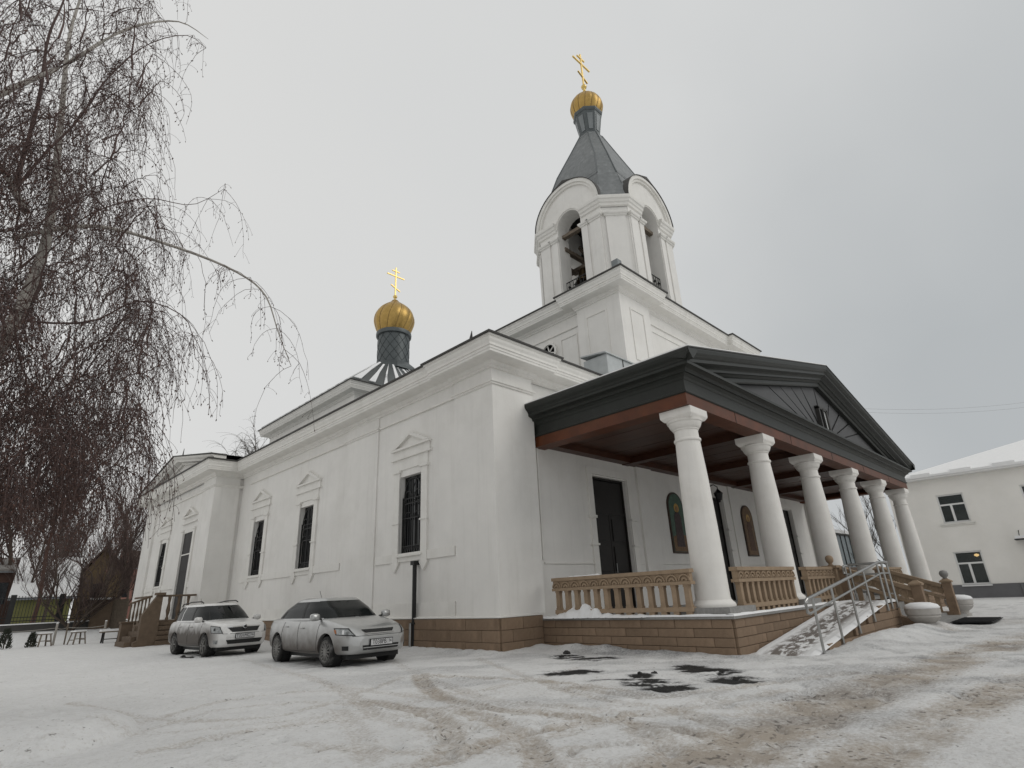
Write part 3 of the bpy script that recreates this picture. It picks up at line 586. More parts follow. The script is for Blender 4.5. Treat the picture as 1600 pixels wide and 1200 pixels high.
# sunburst boarding of the tympanum: one panel per ray
tx, tz = XM, 5.30
def under(x): return RZ0 + .02 + (RZ1 - RZ0) * (1 - abs(x - XM) / RH)
def hit(ang):
    dx, dz_ = math.cos(ang), math.sin(ang)
    lo, hi = 0, 12
    for _ in range(50):
        md = (lo + hi) / 2
        if tz + md * dz_ > under(tx + md * dx) - .0: hi = md
        else: lo = md
    return tx + lo * dx, tz + lo * dz_
MB().prism([(EX0 + .2, EY + .2, 5.1), (EX1 - .2, EY + .2, 5.1), (XM, EY + .2, 7.3)], (0, .05, 0)).build('tympanum_back', DOORW, rk)
angs = [math.radians(a) for a in (0.5, 13, 20, 31, 50, 90, 130, 149, 160, 167, 179.5)]
for a0, a1 in zip(angs, angs[1:]):
    e_ = math.radians(.22 if a1 < .5 or a0 > 2.6 else .6); p, q = hit(a0 + e_), hit(a1 - e_); mids = [hit(math.pi / 2 if a0 < math.pi / 2 < a1 else (a0 + a1) / 2)]
    pts = [(tx + .35 * math.cos((a0 + a1) / 2), EY + .14, tz + .35 * math.sin((a0 + a1) / 2)), (p[0], EY + .14, p[1]), (mids[0][0], EY + .14, mids[0][1]), (q[0], EY + .14, q[1])]
    MB().prism(pts, (0, .05, 0)).build('tympanum_panel', GREYM, rk)
wf = MB()
for a, b, c, d in ((-.42, -.32, 5.4, 6.42), (.32, .42, 5.4, 6.42), (-.42, .42, 6.36, 6.46), (-.03, .03, 5.4, 6.42)): wf.box(XM + a, XM + b, EY + .02, EY + .16, c, d)
wf = wf.build('pediment_window', EDGE, rk); MB().box(XM + .03, XM + .32, EY + .07, EY + .09, 5.42, 6.36).build('pane', mat('pale_pane', (.62, .63, .62), .3, var=.05), wf); MB().box(XM - .32, XM - .03, EY + .07, EY + .09, 5.42, 6.36).build('pane', GLASS, wf)
# portico roof with a thin sheet of snow
mb = MB(); za, zb_ = RZ0 + .605, RZ1 + .605
for dz_, nm, mt in ((0.0, 'portico_roof', EDGE), (.035, 'roof_snow', SNOW)):
    mb = MB(); yb, yf = YW - .02, 4.655 + dz_ * .6
    for sg in (-1, 1):
        xe = XM + sg * (RH - dz_ * .5); v = [(xe, yf, za + dz_), (XM, yf, zb_ + dz_), (XM, yb, zb_ + dz_), (xe, yb, za + dz_)]
        mb.prism(v if sg < 0 else v[::-1], (0, 0, .03))
    mb.build(nm, mt, church)
# ceiling: beams with boarded panels between
beams = [EX0 + .42] + CX[1:5] + [EX1 - .42]
ce = MB().box(EX0 + .1, EX1 - .1, EY + .1, YW, 4.90, 4.93).build('portico_ceiling', DOORW, church)
for xx in beams[1:-1]: MB().box(xx - .15, xx + .15, EY + .42, YW, 4.66, 4.89).build('beam', CEIL, ce)
MB().box(EX0 + .42, EX1 - .42, YW - .3, YW - .002, 4.68, 4.89).build('beam', CEIL, ce)
for a, b in zip(beams, beams[1:]):
    n = 8; wd = (b - a - .30) / n
    for k in range(n):
        x_ = a + .15 + wd * k; z_ = 4.84 + rng.uniform(-.004, .004)
        MB().box(x_ + .006, x_ + wd - .006, EY + .40, YW - .3, z_, z_ + .03).build('plank', CEIL, ce)
# balustrades
def scallop_mesh(w_, h_):
    mb = MB()
    for r0, r1, o in ((1.0, .78, .03), (.55, .25, .025)):
        A0 = [(math.cos(a), math.sin(a)) for a in np.linspace(0, math.pi, 9)]
        for (c0, s0), (c1, s1) in zip(A0, A0[1:]):
            q = [(r * c * w_ / 2, 0, r * s_ * h_) for r, c, s_ in ((r0, c0, s0), (r0, c1, s1), (r1, c1, s1), (r1, c0, s0))]
            mb.prism([(x, -o, z) for x, y, z in q], (0, o, 0))
    return mb.mesh('scallop')
def balustrade(a, b, z=.63, nb=None, parent=church):
    a = np.array(a, float); b = np.array(b, float); Ln = np.linalg.norm(b - a); d = (b - a) / Ln; nrm_ = np.array([d[1], -d[0]]); rz = math.atan2(d[1], d[0])
    def slab(mb, u0, u1, hw, z0, z1):
        q = [a + d * u0 + nrm_ * hw, a + d * u1 + nrm_ * hw, a + d * u1 - nrm_ * hw, a + d * u0 - nrm_ * hw]; return mb.prism([(p[0], p[1], z0) for p in q], (0, 0, z1 - z0))
    mb = MB(); slab(mb, 0, Ln, .085, z + .75, z + .82); slab(mb, .02, Ln - .02, .05, z + .60, z + .75); slab(mb, 0, Ln, .08, z + .54, z + .60)
    slab(mb, .05, Ln - .05, .07, z + .07, z + .15)
    bo = mb.build('balustrade', BALU, parent)
    n = nb or round(Ln / .27); st = Ln / n
    bm_ = MB(); bm_.box(-.05, .05, -.05, .05, .15, .54); bm_.box(-.06, .06, -.06, .06, 0, .07); bm_.box(-.058, .058, -.058, .058, .15, .19); bm_.box(-.058, .058, -.058, .058, .5, .54); bmesh_ = bm_.mesh('baluster')
    sc = scallop_mesh(st * .92, .125)
    for k in range(n):
        p = a + d * st * (k + .5); inst(bmesh_, 'baluster', BALU, bo, (p[0], p[1], z), rz)
        p2 = p + nrm_ * .05; inst(sc, 'scallop', BALU, bo, (p2[0], p2[1], z + .61), rz)
    return bo
balustrade((10.14, 8.95), (10.14, 5.5), nb=13)
balustrade((10.95, 5.06), (13.85, 5.06), nb=11)
balustrade((14.6, 5.06), (16.55, 5.06), nb=7)
balustrade((21.9, 5.25), (24.6, 5.25), nb=9)
mb = MB().box(16.55, 16.8, 4.93, 5.19, .63, 1.42); mb.box(16.5, 16.85, 4.88, 5.24, 1.42, 1.48); po = mb.build('balustrade_post', BALU, church)
MB().lathe((16.675, 5.06, 0), [(.08, 1.48), (.04, 1.52), (.05, 1.54), (.085, 1.58), (.10, 1.64), (.085, 1.70), (.045, 1.735), (.001, 1.74)], 16).build('ball', BALU, po, smooth=True)

# ---------------------------------------------------------------- tower tier, bell stage, tent roof and dome
TX0, TX1, TY0, TY1 = 14.78, 24.54, 9.24, 16.0
mb = MB().box(TX0, TX1, TY0, TY1, 6.9, 10.9); tier = mb.build('tower_tier', PL, church)
for x_, y_, dx, dy in ((TX0 - .2, TY0 - .2, 1.85, 1.85), (TX1 + .2, TY0 - .2, -1.85, 1.85)):
    MB().box(*sorted((x_, x_ + dx)), y_, y_ + dy, 6.9, 10.88).build('tier_pilaster', PL, tier)
def frame_x(mb, x, y0, y1, z0, z1, t=.05, o=.03):
    for a, b, c, d in ((y0, y1, z1 - t, z1), (y0, y1, z0, z0 + t), (y0, y0 + t, z0 + t, z1 - t), (y1 - t, y1, z0 + t, z1 - t)): mb.box(x - o, x + .01, a, b, c, d)
def frame_y(mb, y, x0, x1, z0, z1, t=.05, o=.03):
    for a, b, c, d in ((x0, x1, z1 - t, z1), (x0, x1, z0, z0 + t), (x0, x0 + t, z0 + t, z1 - t), (x1 - t, x1, z0 + t, z1 - t)): mb.box(a, b, y - o, y + .01, c, d)
mb = MB(); frame_x(mb, TX0, 11.1, 11.9, 7.5, 9.95); frame_x(mb, TX0, 13.2, 15.8, 7.5, 9.95); frame_x(mb, TX0 - .2, 9.6, 10.5, 8.3, 10.25); frame_y(mb, TY0 - .2, 15.15, 16.0, 8.3, 10.25); frame_y(mb, TY0, 16.7, 22.6, 7.5, 9.95)
mb.box(TX0 - .05, TX0 + .01, 10.9, 16, 10.18, 10.22); mb.box(16.4, 22.9, TY0 - .05, TY0 + .01, 10.18, 10.22)
mb.build('tier_moulding', TRIM, tier)
tp = [(TX0, TY1), (TX0, 10.89), (TX0 - .2, 10.89), (TX0 - .2, TY0 - .2), (16.43, TY0 - .2), (16.43, TY0), (2 * XC - 16.43, TY0), (2 * XC - 16.43, TY0 - .2), (TX1 + .2, TY0 - .2), (TX1 + .2, 10.89), (TX1, 10.89), (TX1, TY1)]
dzT = 4.25
MB().sweep(tp, [(o * .9, z + dzT) for o, z in COR]).build('tier_cornice', TRIM, tier)
MB().sweep(tp, [(o * .9, z + dzT) for o, z in DRIP]).build('drip_edge', EDGE, tier)
mb = MB().box(TX0 - .45, TX0 - .05, 0, 0, 0, 0); mb = MB()
mb.add([(TX0 - .5, TY0 - .5, 11.3), (TX1 + .5, TY0 - .5, 11.3), (TX1 + .5, TY1 + .5, 11.3), (TX0 - .5, TY1 + .5, 11.3), (XC - 2, 10.9, 12.9), (XC + 2, 10.9, 12.9), (XC + 2, 14.4, 12.9), (XC - 2, 14.4, 12.9)], [(0, 1, 5, 4), (1, 2, 6, 5), (2, 3, 7, 6), (3, 0, 4, 7), (4, 5, 6, 7)])
mb.build('tier_roof', ROOF, tier)
MB().box(TX0 - .5, TX0 - .25, TY0 - .5, TY0 - .25, 11.25, 11.72).build('roof_box', ROOF, tier)
MB().lathe((TX0 - .04, 12.45, 9.62), [(.30, .05), (.30, -.06), (.38, -.06), (.38, .05)], 24, axis='x', caps=False).build('oculus', TRIM, tier)
oc = MB().lathe((TX0 - .02, 12.45, 9.62), [(.31, 0), (.0, .0)], 24, axis='x'); oc = oc.build('oculus_pane', DOORW, tier)
mb = MB()
for k in range(3):
    a = math.pi * k / 3 + .3; mb.bar((TX0 - .035, 12.45 - .3 * math.cos(a), 9.62 - .3 * math.sin(a)), (TX0 - .035, 12.45 + .3 * math.cos(a), 9.62 + .3 * math.sin(a)), .035)
mb.build('oculus_bar', TRIM, oc)
# sheet-metal cricket behind the portico gable
vb = MB().box(12.7, 14.35, 8.55, 9.4, 7.0, 7.66); ZINC = mat('pale_zinc', (.42, .44, .44), .5, .2, var=.15, scale=3); vb = vb.build('sheet_metal_box', ZINC, church); MB().prism([(12.6, 8.5, 7.66), (14.45, 8.5, 7.66), (14.45, 9.45, 7.78), (12.6, 9.45, 7.78)], (0, 0, .04)).build('lid', ZINC, vb); MB().box(13.5, 13.53, 8.535, 8.56, 7.0, 7.66).build('seam', EDGE, vb)

BX, BY = XC, 12.70; OS, OW = 2.60, 1.76      # bell stage: apothem of the wide faces, half width
ZB0, ZB1 = 12.2, 17.05; OPN, ZSP = .66, 16.75
def face_pt(k, u, o, z):                    # k = 0 -x, 1 -y, 2 +x, 3 +y face; u along, o outwards
    if k == 0: return (BX - OS - o, BY - u, z)
    if k == 1: return (BX + u, BY - OS - o, z)
    if k == 2: return (BX + OS + o, BY + u, z)
    return (BX - u, BY + OS + o, z)
bell = None
for k in range(4):
    ol = [(-OW, ZB0), (-OW, ZB1)] + [(OW * -math.cos(a), ZB1 + OW * math.sin(a)) for a in np.linspace(0, math.pi, 25)[1:-1]] + [(OW, ZB1), (OW, ZB0), (OPN, ZB0), (OPN, ZSP)] + [(OPN * math.cos(a), ZSP + OPN * math.sin(a)) for a in np.linspace(0, math.pi, 13)[1:-1]] + [(-OPN, ZSP), (-OPN, ZB0)]
    pts = [face_pt(k, u, 0, z) for u, z in ol]; back = np.array(face_pt(k, 0, -.75, 0)) - np.array(face_pt(k, 0, 0, 0))
    bw = MB().prism(pts, back).build('bell_stage_wall', PL, church)
    if bell is None: bell = bw
    def ring(r0, r1, zc, o0, o1, n=24):
        ar = MB()
        A0 = np.linspace(0, math.pi, n + 1)
        for a, b in zip(A0, A0[1:]):
            q = [face_pt(k, r * -math.cos(t_), o1, zc + r * math.sin(t_)) for r, t_ in ((r0, a), (r0, b), (r1, b), (r1, a))]
            ar.prism(q, np.array(face_pt(k, 0, o0, 0)) - np.array(face_pt(k, 0, o1, 0)))
        ar.build('archivolt', TRIM, bw)
    ring(OW + .10, OW - .06, ZB1, -.1, .16); ring(OW - .06, OW - .17, ZB1, 0, .09); ring(OPN + .19, OPN + .06, ZSP, 0, .07); ring(OPN + .06, OPN, ZSP, 0, .035)
    rf = MB(); A0 = np.linspace(0, math.pi, 25)
    for a, b in zip(A0, A0[1:]):
        q = [face_pt(k, (OW + .13) * -math.cos(t_), .2, ZB1 + (OW + .13) * math.sin(t_) + .14 * max(0, 1 - abs(t_ - math.pi / 2) / .3) ** 1.5) for t_ in (a, b)]
        q += [face_pt(k, (OW + .10) * -math.cos(t_), .2, ZB1 + (OW + .10) * math.sin(t_)) for t_ in (b, a)]
        rf.prism(q, np.array(face_pt(k, 0, -1.9, 0)) - np.array(face_pt(k, 0, .2, 0)))
    rf.build('gable_roof', EDGE, bw)
    # beam, railing
    MB().bar(face_pt(k, -OPN - .05, -.38, 16.5), face_pt(k, OPN + .05, -.38, 16.5), .2, .16).build('tie_beam', WOODG, bw)
    rl = MB()
    for zz in (13.5, 14.05): rl.bar(face_pt(k, -OPN, -.3, zz), face_pt(k, OPN, -.3, zz), .035)
    for u in np.linspace(-OPN, OPN, 8): rl.bar(face_pt(k, u, -.3, 12.9), face_pt(k, u, -.3, 14.05), .022)
    for u in np.linspace(-OPN + .16, OPN - .16, 4): rl.lathe(face_pt(k, u, -.3, 13.78), [(.0, -.09), (.08, 0), (.0, .09)], 6)
    rl.build('railing', IRON, bw)
cap1 = [(0, 16.10), (.05, 16.12), (.05, 16.17), (.10, 16.20), (.12, 16.26), (.12, 16.29), (0, 16.31)]
cap2 = [(0, 16.62), (.07, 16.66), (.09, 16.76), (.14, 16.80), (.17, 16.90), (.22, 16.94), (.24, 17.04), (.24, 17.08), (0, 17.12)]
for sx in (-1, 1):
    for sy in (-1, 1):
        ds = 'bell_stage_pier'
        p = [(BX + sx * (OS - .005), BY + sy * (OW - .05)), (BX + sx * (OW - .05), BY + sy * (OS - .005)), (BX + sx * (OW - .6), BY + sy * (OS - .7)), (BX + sx * (OS - .7), BY + sy * (OW - .6))]
        pr = MB().prism([(x, y, ZB0) for x, y in p], (0, 0, ZB1 - ZB0 + .02)).build(ds, PL, church)
        # moulding path round the pier, from opening to opening, outside on the right of travel
        path = [(BX + sx * OS, BY + sy * (OPN + .06)), (BX + sx * OS, BY + sy * OW), (BX + sx * OW, BY + sy * OS), (BX + sx * (OPN + .06), BY + sy * OS)]
        d0 = np.array(path[1]) - np.array(path[0]); nn = np.array([d0[1], -d0[0]])
        if nn[0] * sx < 0: path = path[::-1]
        MB().sweep(path, cap2).build('pier_cornice', TRIM, pr)
        # pilaster strips with their own caps
        for (ua, ub) in ((.70, 1.02), (1.16, 1.70)):
            for face in (0, 1):
                q = [(BX + sx * OS, BY + sy * ua), (BX + sx * OS, BY + sy * ub)] if face == 0 else [(BX + sx * ua, BY + sy * OS), (BX + sx * ub, BY + sy * OS)]
                out_ = np.array([sx, 0]) if face == 0 else np.array([0, sy]); q = [np.array(t_) for t_ in q]
                d0 = q[1] - q[0]
                if np.dot(np.array([d0[1], -d0[0]]), out_) < 0: q = q[::-1]
                ctr = [q[0] - out_ * .02, q[0] + out_ * .05, q[1] + out_ * .05, q[1] - out_ * .02]
                MB().prism([(t_[0], t_[1], ZB0) for t_ in ctr], (0, 0, 4.05)).build('pier_strip', PL, pr)
                MB().sweep([tuple(q[0] - out_ * .02), tuple(q[0] + out_ * .05), tuple(q[1] + out_ * .05), tuple(q[1] - out_ * .02)], cap1).build('pier_strip_cap', TRIM, pr)
        a_, b_ = np.array([BX + sx * (OS - .12), BY + sy * (OW + .12)]), np.array([BX + sx * (OW + .12), BY + sy * (OS - .12)]); out_ = np.array([sx, sy]) / math.sqrt(2)
        d0 = b_ - a_
        if np.dot(np.array([d0[1], -d0[0]]), out_) < 0: a_, b_ = b_, a_
        MB().prism([(t_[0], t_[1], ZB0) for t_ in (a_, a_ + out_ * .05, b_ + out_ * .05, b_)], (0, 0, 4.05)).build('pier_strip', PL, pr)
        MB().sweep([tuple(a_), tuple(a_ + out_ * .05), tuple(b_ + out_ * .05), tuple(b_)], cap1).build('pier_strip_cap', TRIM, pr)
MB().box(BX - 2.2, BX + 2.2, BY - 2.2, BY + 2.2, 12.6, 12.9).build('bell_floor', WOODG, church)
bmf = MB()
for yy in (-.7, .7): bmf.bar((BX - 2.2, BY + yy, 15.9), (BX + 2.2, BY + yy, 15.9), .2)
for xx in (-.9, .9): bmf.bar((BX + xx, BY - 2.2, 15.5), (BX + xx, BY + 2.2, 15.5), .18)
for xx in (-1.4, 0, 1.4): bmf.bar((BX + xx, BY - 1.4, 13), (BX + xx * .4, BY + 1, 16.9), .14)
bmf.build('bell_frame', WOODG, church)
bprof = [(.0, .0), (.1, -.02), (.17, -.1), (.2, -.3), (.25, -.5), (.34, -.62), (.32, -.62), (.22, -.45)]
for (bx_, by_, sc) in ((-.9, -.7, 1.0), (.9, -.7, .9), (-.9, .7, 1.2), (.9, .7, .8), (0, 0, 1.6), (-1.3, 0, .6)):
    MB().lathe((BX + bx_, BY + by_, 15.45), [(r * sc, h * sc) for r, h in bprof], 16).build('bell', mat('bronze', (.10, .07, .035), .4, .8), church, smooth=True)
# tent
def ring8(s_, c_, z): return [(BX - s_, BY + s_ - c_, z), (BX - s_, BY - s_ + c_, z), (BX - s_ + c_, BY - s_, z), (BX + s_ - c_, BY - s_, z), (BX + s_, BY - s_ + c_, z), (BX + s_, BY + s_ - c_, z), (BX + s_ - c_, BY + s_, z), (BX - s_ + c_, BY + s_, z)]
SH = mat('tent_shingle', (.172, .182, .184), .55, .25, var=.2, scale=5, bump=.1, bscale=14, objvar=.05, stain=(.38, .39, .39), stain_scale=2.6, stain_amt=.45)
rings = [ring8(2.80, 1.03, 17.10), ring8(2.16, .62, 18.9), ring8(1.6, .42, 20.65), ring8(1.0, .36, 22.2), ring8(.56, .30, 23.35)]
tent = None
for k in range(8):
    mb = MB()
    rr_ = rings if k % 2 else [ring8(2.45, .72, 18.0)] + rings[1:]
    for r0, r1 in zip(rr_, rr_[1:]): mb.poly([r0[k], r0[(k + 1) % 8], r1[(k + 1) % 8], r1[k]])
    o = mb.build('tent_face', SH, church)
    if tent is None: tent = o
    sm = MB().tube([r[k] for r in rings[1:]], .035, 5); sm.build('hip_seam', DRUMM, o)
    if k % 2 == 0:        # shingle courses on the wide faces
        rw = MB(); nr = 22
        a0, b0, a1, b1 = [np.array(t_) for t_ in (rings[1][k], rings[1][(k + 1) % 8], rings[4][k], rings[4][(k + 1) % 8])]
        for j in range(nr):
            t_ = j / nr; p, q = a0 + (a1 - a0) * t_, b0 + (b1 - b0) * t_
            rw.bar(p, q, .03, .025)
        rw = rw.build('shingle_rows', SH, o); tag(rw, kind='stuff')
gst = MB().lathe((BX, BY, 0), [(.60, 23.25), (.62, 23.35), (.54, 23.4), (.52, 23.45), (.72, 24.72), (.76, 24.75), (.80, 24.85), (.80, 24.92), (.3, 24.95)], 8, a0=math.pi / 8).build('lantern_drum', DRUMM, church)
for k in range(8):
    a = math.pi / 4 * k; mbx = MB(); u = np.array([-math.sin(a), math.cos(a), 0]); o_ = np.array([math.cos(a), math.sin(a), 0]); c0 = np.array([BX, BY, 0])
    ax = math.cos(math.pi / 8)
    for (h0, r0, h1, r1) in ((23.6, .545 * ax, 24.55, .695 * ax),):
        q = [c0 + o_ * (r0 + .025) - u * .10 + np.array([0, 0, h0]), c0 + o_ * (r0 + .025) + u * .10 + np.array([0, 0, h0]), c0 + o_ * (r1 + .025) + u * .15 + np.array([0, 0, h1]), c0 + o_ * (r1 + .025) - u * .15 + np.array([0, 0, h1])]
        mbx.prism(q, -o_ * .05)
    mbx.build('drum_panel', ROOF, gst)
def onion(c, R, prof, gores, name, parent, twist=0.0):
    mb = MB(); n = gores * 6; vs = []; fs = []
    P = np.array(prof)
    # smooth the profile
    tt = np.linspace(0, len(P) - 1, 40); pr = []
    for t_ in tt:
        i = min(int(t_), len(P) - 2); f = t_ - i; p0, p1, p2, p3 = P[max(i - 1, 0)], P[i], P[i + 1], P[min(i + 2, len(P) - 1)]
        pr.append(.5 * (2 * p1 + (p2 - p0) * f + (2 * p0 - 5 * p1 + 4 * p2 - p3) * f * f + (3 * p1 - p0 - 3 * p2 + p3) * f ** 3))
    for j, (r, h) in enumerate(pr):
        for k in range(n):
            a = 2 * math.pi * k / n + twist * j / 40; lob = 1 - .035 * (1 - abs(math.sin(math.pi * k / 6.0)) ** .6) if r > .12 else 1
            vs.append((c[0] + R * r * lob * math.cos(a), c[1] + R * r * lob * math.sin(a), c[2] + R * h))
    for j in range(39):
        for k in range(n): fs.append((j * n + k, j * n + (k + 1) % n, (j + 1) * n + (k + 1) % n, (j + 1) * n + k))
    mb.add(vs, fs); dm_ = mb.build(name, GOLD, parent, smooth=True)
    sm = MB()
    for g in range(gores):
        pts = [(c[0] + R * .975 * r * math.cos(2 * math.pi * g / gores + twist * j / 40), c[1] + R * .975 * r * math.sin(2 * math.pi * g / gores + twist * j / 40), c[2] + R * h) for j, (r, h) in enumerate(pr) if r > .1]
        sm.tube(pts[::2], .016, 4)
    sm.build('gore_seam', mat('seam_bronze', (.22, .14, .06), .5, .7), dm_)
    return dm_
def cross(c, h, parent):
    mb = MB().bar((c[0], c[1], c[2]), (c[0], c[1], c[2] + h), .085, .07); cr_ = mb.build('cross', GOLDB, parent)
    MB().bar((c[0] - h * .30, c[1], c[2] + h * .70), (c[0] + h * .30, c[1], c[2] + h * .70), .085, .07).build('cross_bar', GOLDB, cr_)
    MB().bar((c[0] - h * .13, c[1], c[2] + h * .87), (c[0] + h * .13, c[1], c[2] + h * .87), .08, .065).build('cross_bar', GOLDB, cr_)
    MB().bar((c[0] - h * .16, c[1], c[2] + h * .36), (c[0] + h * .16, c[1], c[2] + h * .22), .08, .065).build('cross_bar', GOLDB, cr_)
    MB().lathe((c[0], c[1], c[2] - .05), [(.10, -.35), (.07, -.2), (.06, -.1), (.13, -.06), (.16, .03), (.12, .12), (.05, .15)], 14).build('orb', GOLDB, cr_, smooth=True)
oprof = [(.78, -.70), (.90, -.45), (1.0, -.08), (.97, .25), (.80, .58), (.52, .84), (.26, 1.02), (.14, 1.18), (.10, 1.32), (.09, 1.42)]
onion((BX, BY, 25.50), .88, oprof, 14, 'onion_dome', church, .5)
cross((BX, BY, 27.1), 2.45, church)

# raised nave block with hipped roof, drum and second dome
NX0, NY0, NH, NYc = 14.1, 25.85, 5.5, 31.35
nb_ = MB().box(NX0, 2 * XC - NX0, NY0, 2 * NYc - NY0, 8.0, 11.9).build('nave_block', PL, church)
npth = [(NX0, 2 * NYc - NY0), (NX0, NY0), (2 * XC - NX0, NY0), (2 * XC - NX0, 2 * NYc - NY0)]
MB().sweep(npth, [(o, z + 5.25) for o, z in COR], closed=True).build('nave_cornice', TRIM, nb_)
MB().sweep(npth, [(o, z + 5.25) for o, z in DRIP], closed=True).build('drip_edge', EDGE, nb_)
rr = 1.75; e0, e1, f0, f1 = NX0 - .6, 2 * XC - NX0 + .6, NY0 - .6, 2 * NYc - NY0 + .6
rvs = [(e0, f0, 12.3), (e1, f0, 12.3), (e1, f1, 12.3), (e0, f1, 12.3), (XC - rr, NYc - rr, 15.9), (XC + rr, NYc - rr, 15.9), (XC + rr, NYc + rr, 15.9), (XC - rr, NYc + rr, 15.9)]
nr_ = MB().add(rvs, [(0, 1, 5, 4), (1, 2, 6, 5), (2, 3, 7, 6), (3, 0, 4, 7), (4, 5, 6, 7)]).build('nave_roof', DRUMM, nb_)
def strip_on(a, b, c, d, n, o_, wd):     # snow strips lying on the roof plane a-b (eave), d-c (top)
    a, b, c, d = [np.array(t_) for t_ in (a, b, c, d)]; nrm_ = np.cross(b - a, d - a); nrm_ = nrm_ / np.linalg.norm(nrm_); nrm_ *= np.sign(nrm_[2])
    for k in range(n):
        u0 = (k + .1) / n; u1 = u0 + wd / n * rng.uniform(.7, 1.15); v0 = .03; v1 = rng.uniform(.8, .97)
        def P(u, v): return a + (b - a) * u + ((d + (c - d) * u) - (a + (b - a) * u)) * v
        us = rng.uniform(.0, .35 / n); pts = [P(u0, v0), P(u1, v0), P(u1 - us, (v0 + v1) / 2), P(u1 - us * .6, v1), P(u0 + us * .2, v1), P(u0 + us * .5, (v0 + v1) / 2)]
        MB().prism([p + nrm_ * .02 for p in pts], nrm_ * .05).build('snow_strip', SNOW, nb_)
strip_on(rvs[3], rvs[0], rvs[4], rvs[7], 13, 0, .42); strip_on(rvs[0], rvs[1], rvs[5], rvs[4], 13, 0, .42)
MB().lathe((XC, NYc - .45, 0), [(1.75, 15.75), (1.75, 15.95), (1.15, 16.5), (1.12, 16.5)], 8, a0=math.pi / 8).build('drum_base', DRUMM, church)
dr = MB().lathe((XC, NYc - .45, 0), [(1.10, 16.3), (1.10, 18.55), (1.22, 18.6), (1.24, 18.75), (1.22, 18.88), (1.0, 18.9)], 40).build('drum', DRUMM, church, smooth=True, sharp=30)
mb = MB()
for k in range(12):
    for sg in (-1, 1):
        pts = [(XC + 1.105 * math.cos(2 * math.pi * k / 12 + sg * t_ * 1.4), NYc - .45 + 1.105 * math.sin(2 * math.pi * k / 12 + sg * t_ * 1.4), 16.5 + 2.05 * t_) for t_ in np.linspace(0, 1, 12)]
        mb.tube(pts, .014, 4)
mb.build('diagonal_seam', mat('seam_dark', (.03, .038, .04), .5, .5), dr)
onion((XC, NYc - .45, 19.92), 1.43, oprof[:-2] + [(.10, 1.12), (.07, 1.2)], 12, 'onion_dome', church, .9)
cross((XC, NYc - .45, 21.95), 2.45, church)

# ---------------------------------------------------------------- things on and beside the portico wall
def icon(x0, x1, z0, z1, label, robe, back):
    y = YW; xm = (x0 + x1) / 2; r = (x1 - x0) / 2
    def arch(e, yy):
        return [(x0 + e, yy, z0 + e), (x1 - e, yy, z0 + e)] + [(xm + (r - e) * math.cos(a), yy, z1 - r + (r - e) * math.sin(a)) for a in np.linspace(0, math.pi, 15)]
    ic = thing('icon_painting', label, 'icon', (xm, y, z0))
    MB().prism(arch(0, y - .001), (0, -.05, 0)).build('frame', mat('icon_frame', (.05, .03, .02), .5), ic)
    MB().prism(arch(.05, y - .05), (0, -.012, 0)).build('picture', back, ic)
    MB().prism([(x0 + .06, y - .062, z0 + .06), (x1 - .06, y - .062, z0 + .06), (x1 - .06, y - .062, z0 + .55), (xm, y - .062, z0 + .62), (x0 + .06, y - .062, z0 + .5)], (0, -.004, 0)).build('painted_ground', mat('icon_earth', (.17, .10, .05), .6, var=.4, scale=9), ic)
    MB().prism([(xm - .24, y - .066, z0 + .2), (xm + .24, y - .066, z0 + .2), (xm + .2, y - .066, z0 + 1.15), (xm + .09, y - .066, z0 + 1.3), (xm - .09, y - .066, z0 + 1.3), (xm - .2, y - .066, z0 + 1.15)], (0, -.004, 0)).build('painted_robe', robe, ic)
    MB().lathe((xm, y - .066, z0 + 1.42), [(.15, 0), (.15, -.004)], 20, axis='y').build('painted_halo', mat('icon_gold', (.45, .28, .07), .4, .3), ic)
    MB().lathe((xm, y - .071, z0 + 1.40), [(.085, 0), (.085, -.004)], 16, axis='y').build('painted_face', mat('icon_skin', (.26, .15, .08), .6), ic)
icon(16.4, 17.36, 2.14, 4.08, 'arched icon of a robed saint on green, nearer the left-hand portico door', mat('icon_robe_dark', (.06, .04, .04), .6, var=.5, scale=10), mat('icon_green', (.07, .12, .09), .6, var=.4, scale=6))
icon(21.85, 22.8, 2.12, 4.05, 'arched icon of a robed saint on brown, between second and third column', mat('icon_robe_red', (.10, .05, .03), .6, var=.5, scale=10), mat('icon_brown', (.16, .10, .055), .6, var=.4, scale=6))
ps = thing('notice_board', 'small pale notice sheets on the wall right beside the green icon', 'notice', (17.7, YW, 2.2))
MB().box(17.47, 17.95, YW - .03, YW - .001, 2.2, 3.05).build('board', mat('notice_blue', (.16, .22, .28), .5, var=.3, scale=9), ps)
for a, b, c, d in ((17.5, 17.7, 2.65, 3.0), (17.72, 17.92, 2.62, 2.98), (17.5, 17.92, 2.25, 2.57)): MB().box(a, b, YW - .036, YW - .03, c, d).build('sheet', mat('notice_paper', (.5, .52, .52), .7, var=.3, scale=20), ps)
ln = thing('wall_lantern', 'black wrought lantern on bracket above the middle door', 'lantern', (19.45, YW, 4.3))
MB().tube([(19.45, YW, 4.5), (19.45, YW - .25, 4.55), (19.45, YW - .38, 4.45), (19.45, YW - .38, 4.36)], .02, 6).build('bracket', IRON, ln)
MB().lathe((19.45, YW - .38, 4.0), [(.03, -.1), (.05, -.04), (.10, 0), (.15, .2), (.16, .22), (.05, .34), (.02, .38)], 6).build('lamp_body', IRON, ln)
dpipe = thing('drainpipe', 'dark drainpipe stub standing against the long wall below a window', 'drainpipe', (XW - .08, 12.3, 0))
MB().tube([(XW - .12, 12.3, .0), (XW - .12, 12.3, 2.05)], .055, 10).build('pipe', IRON, dpipe)
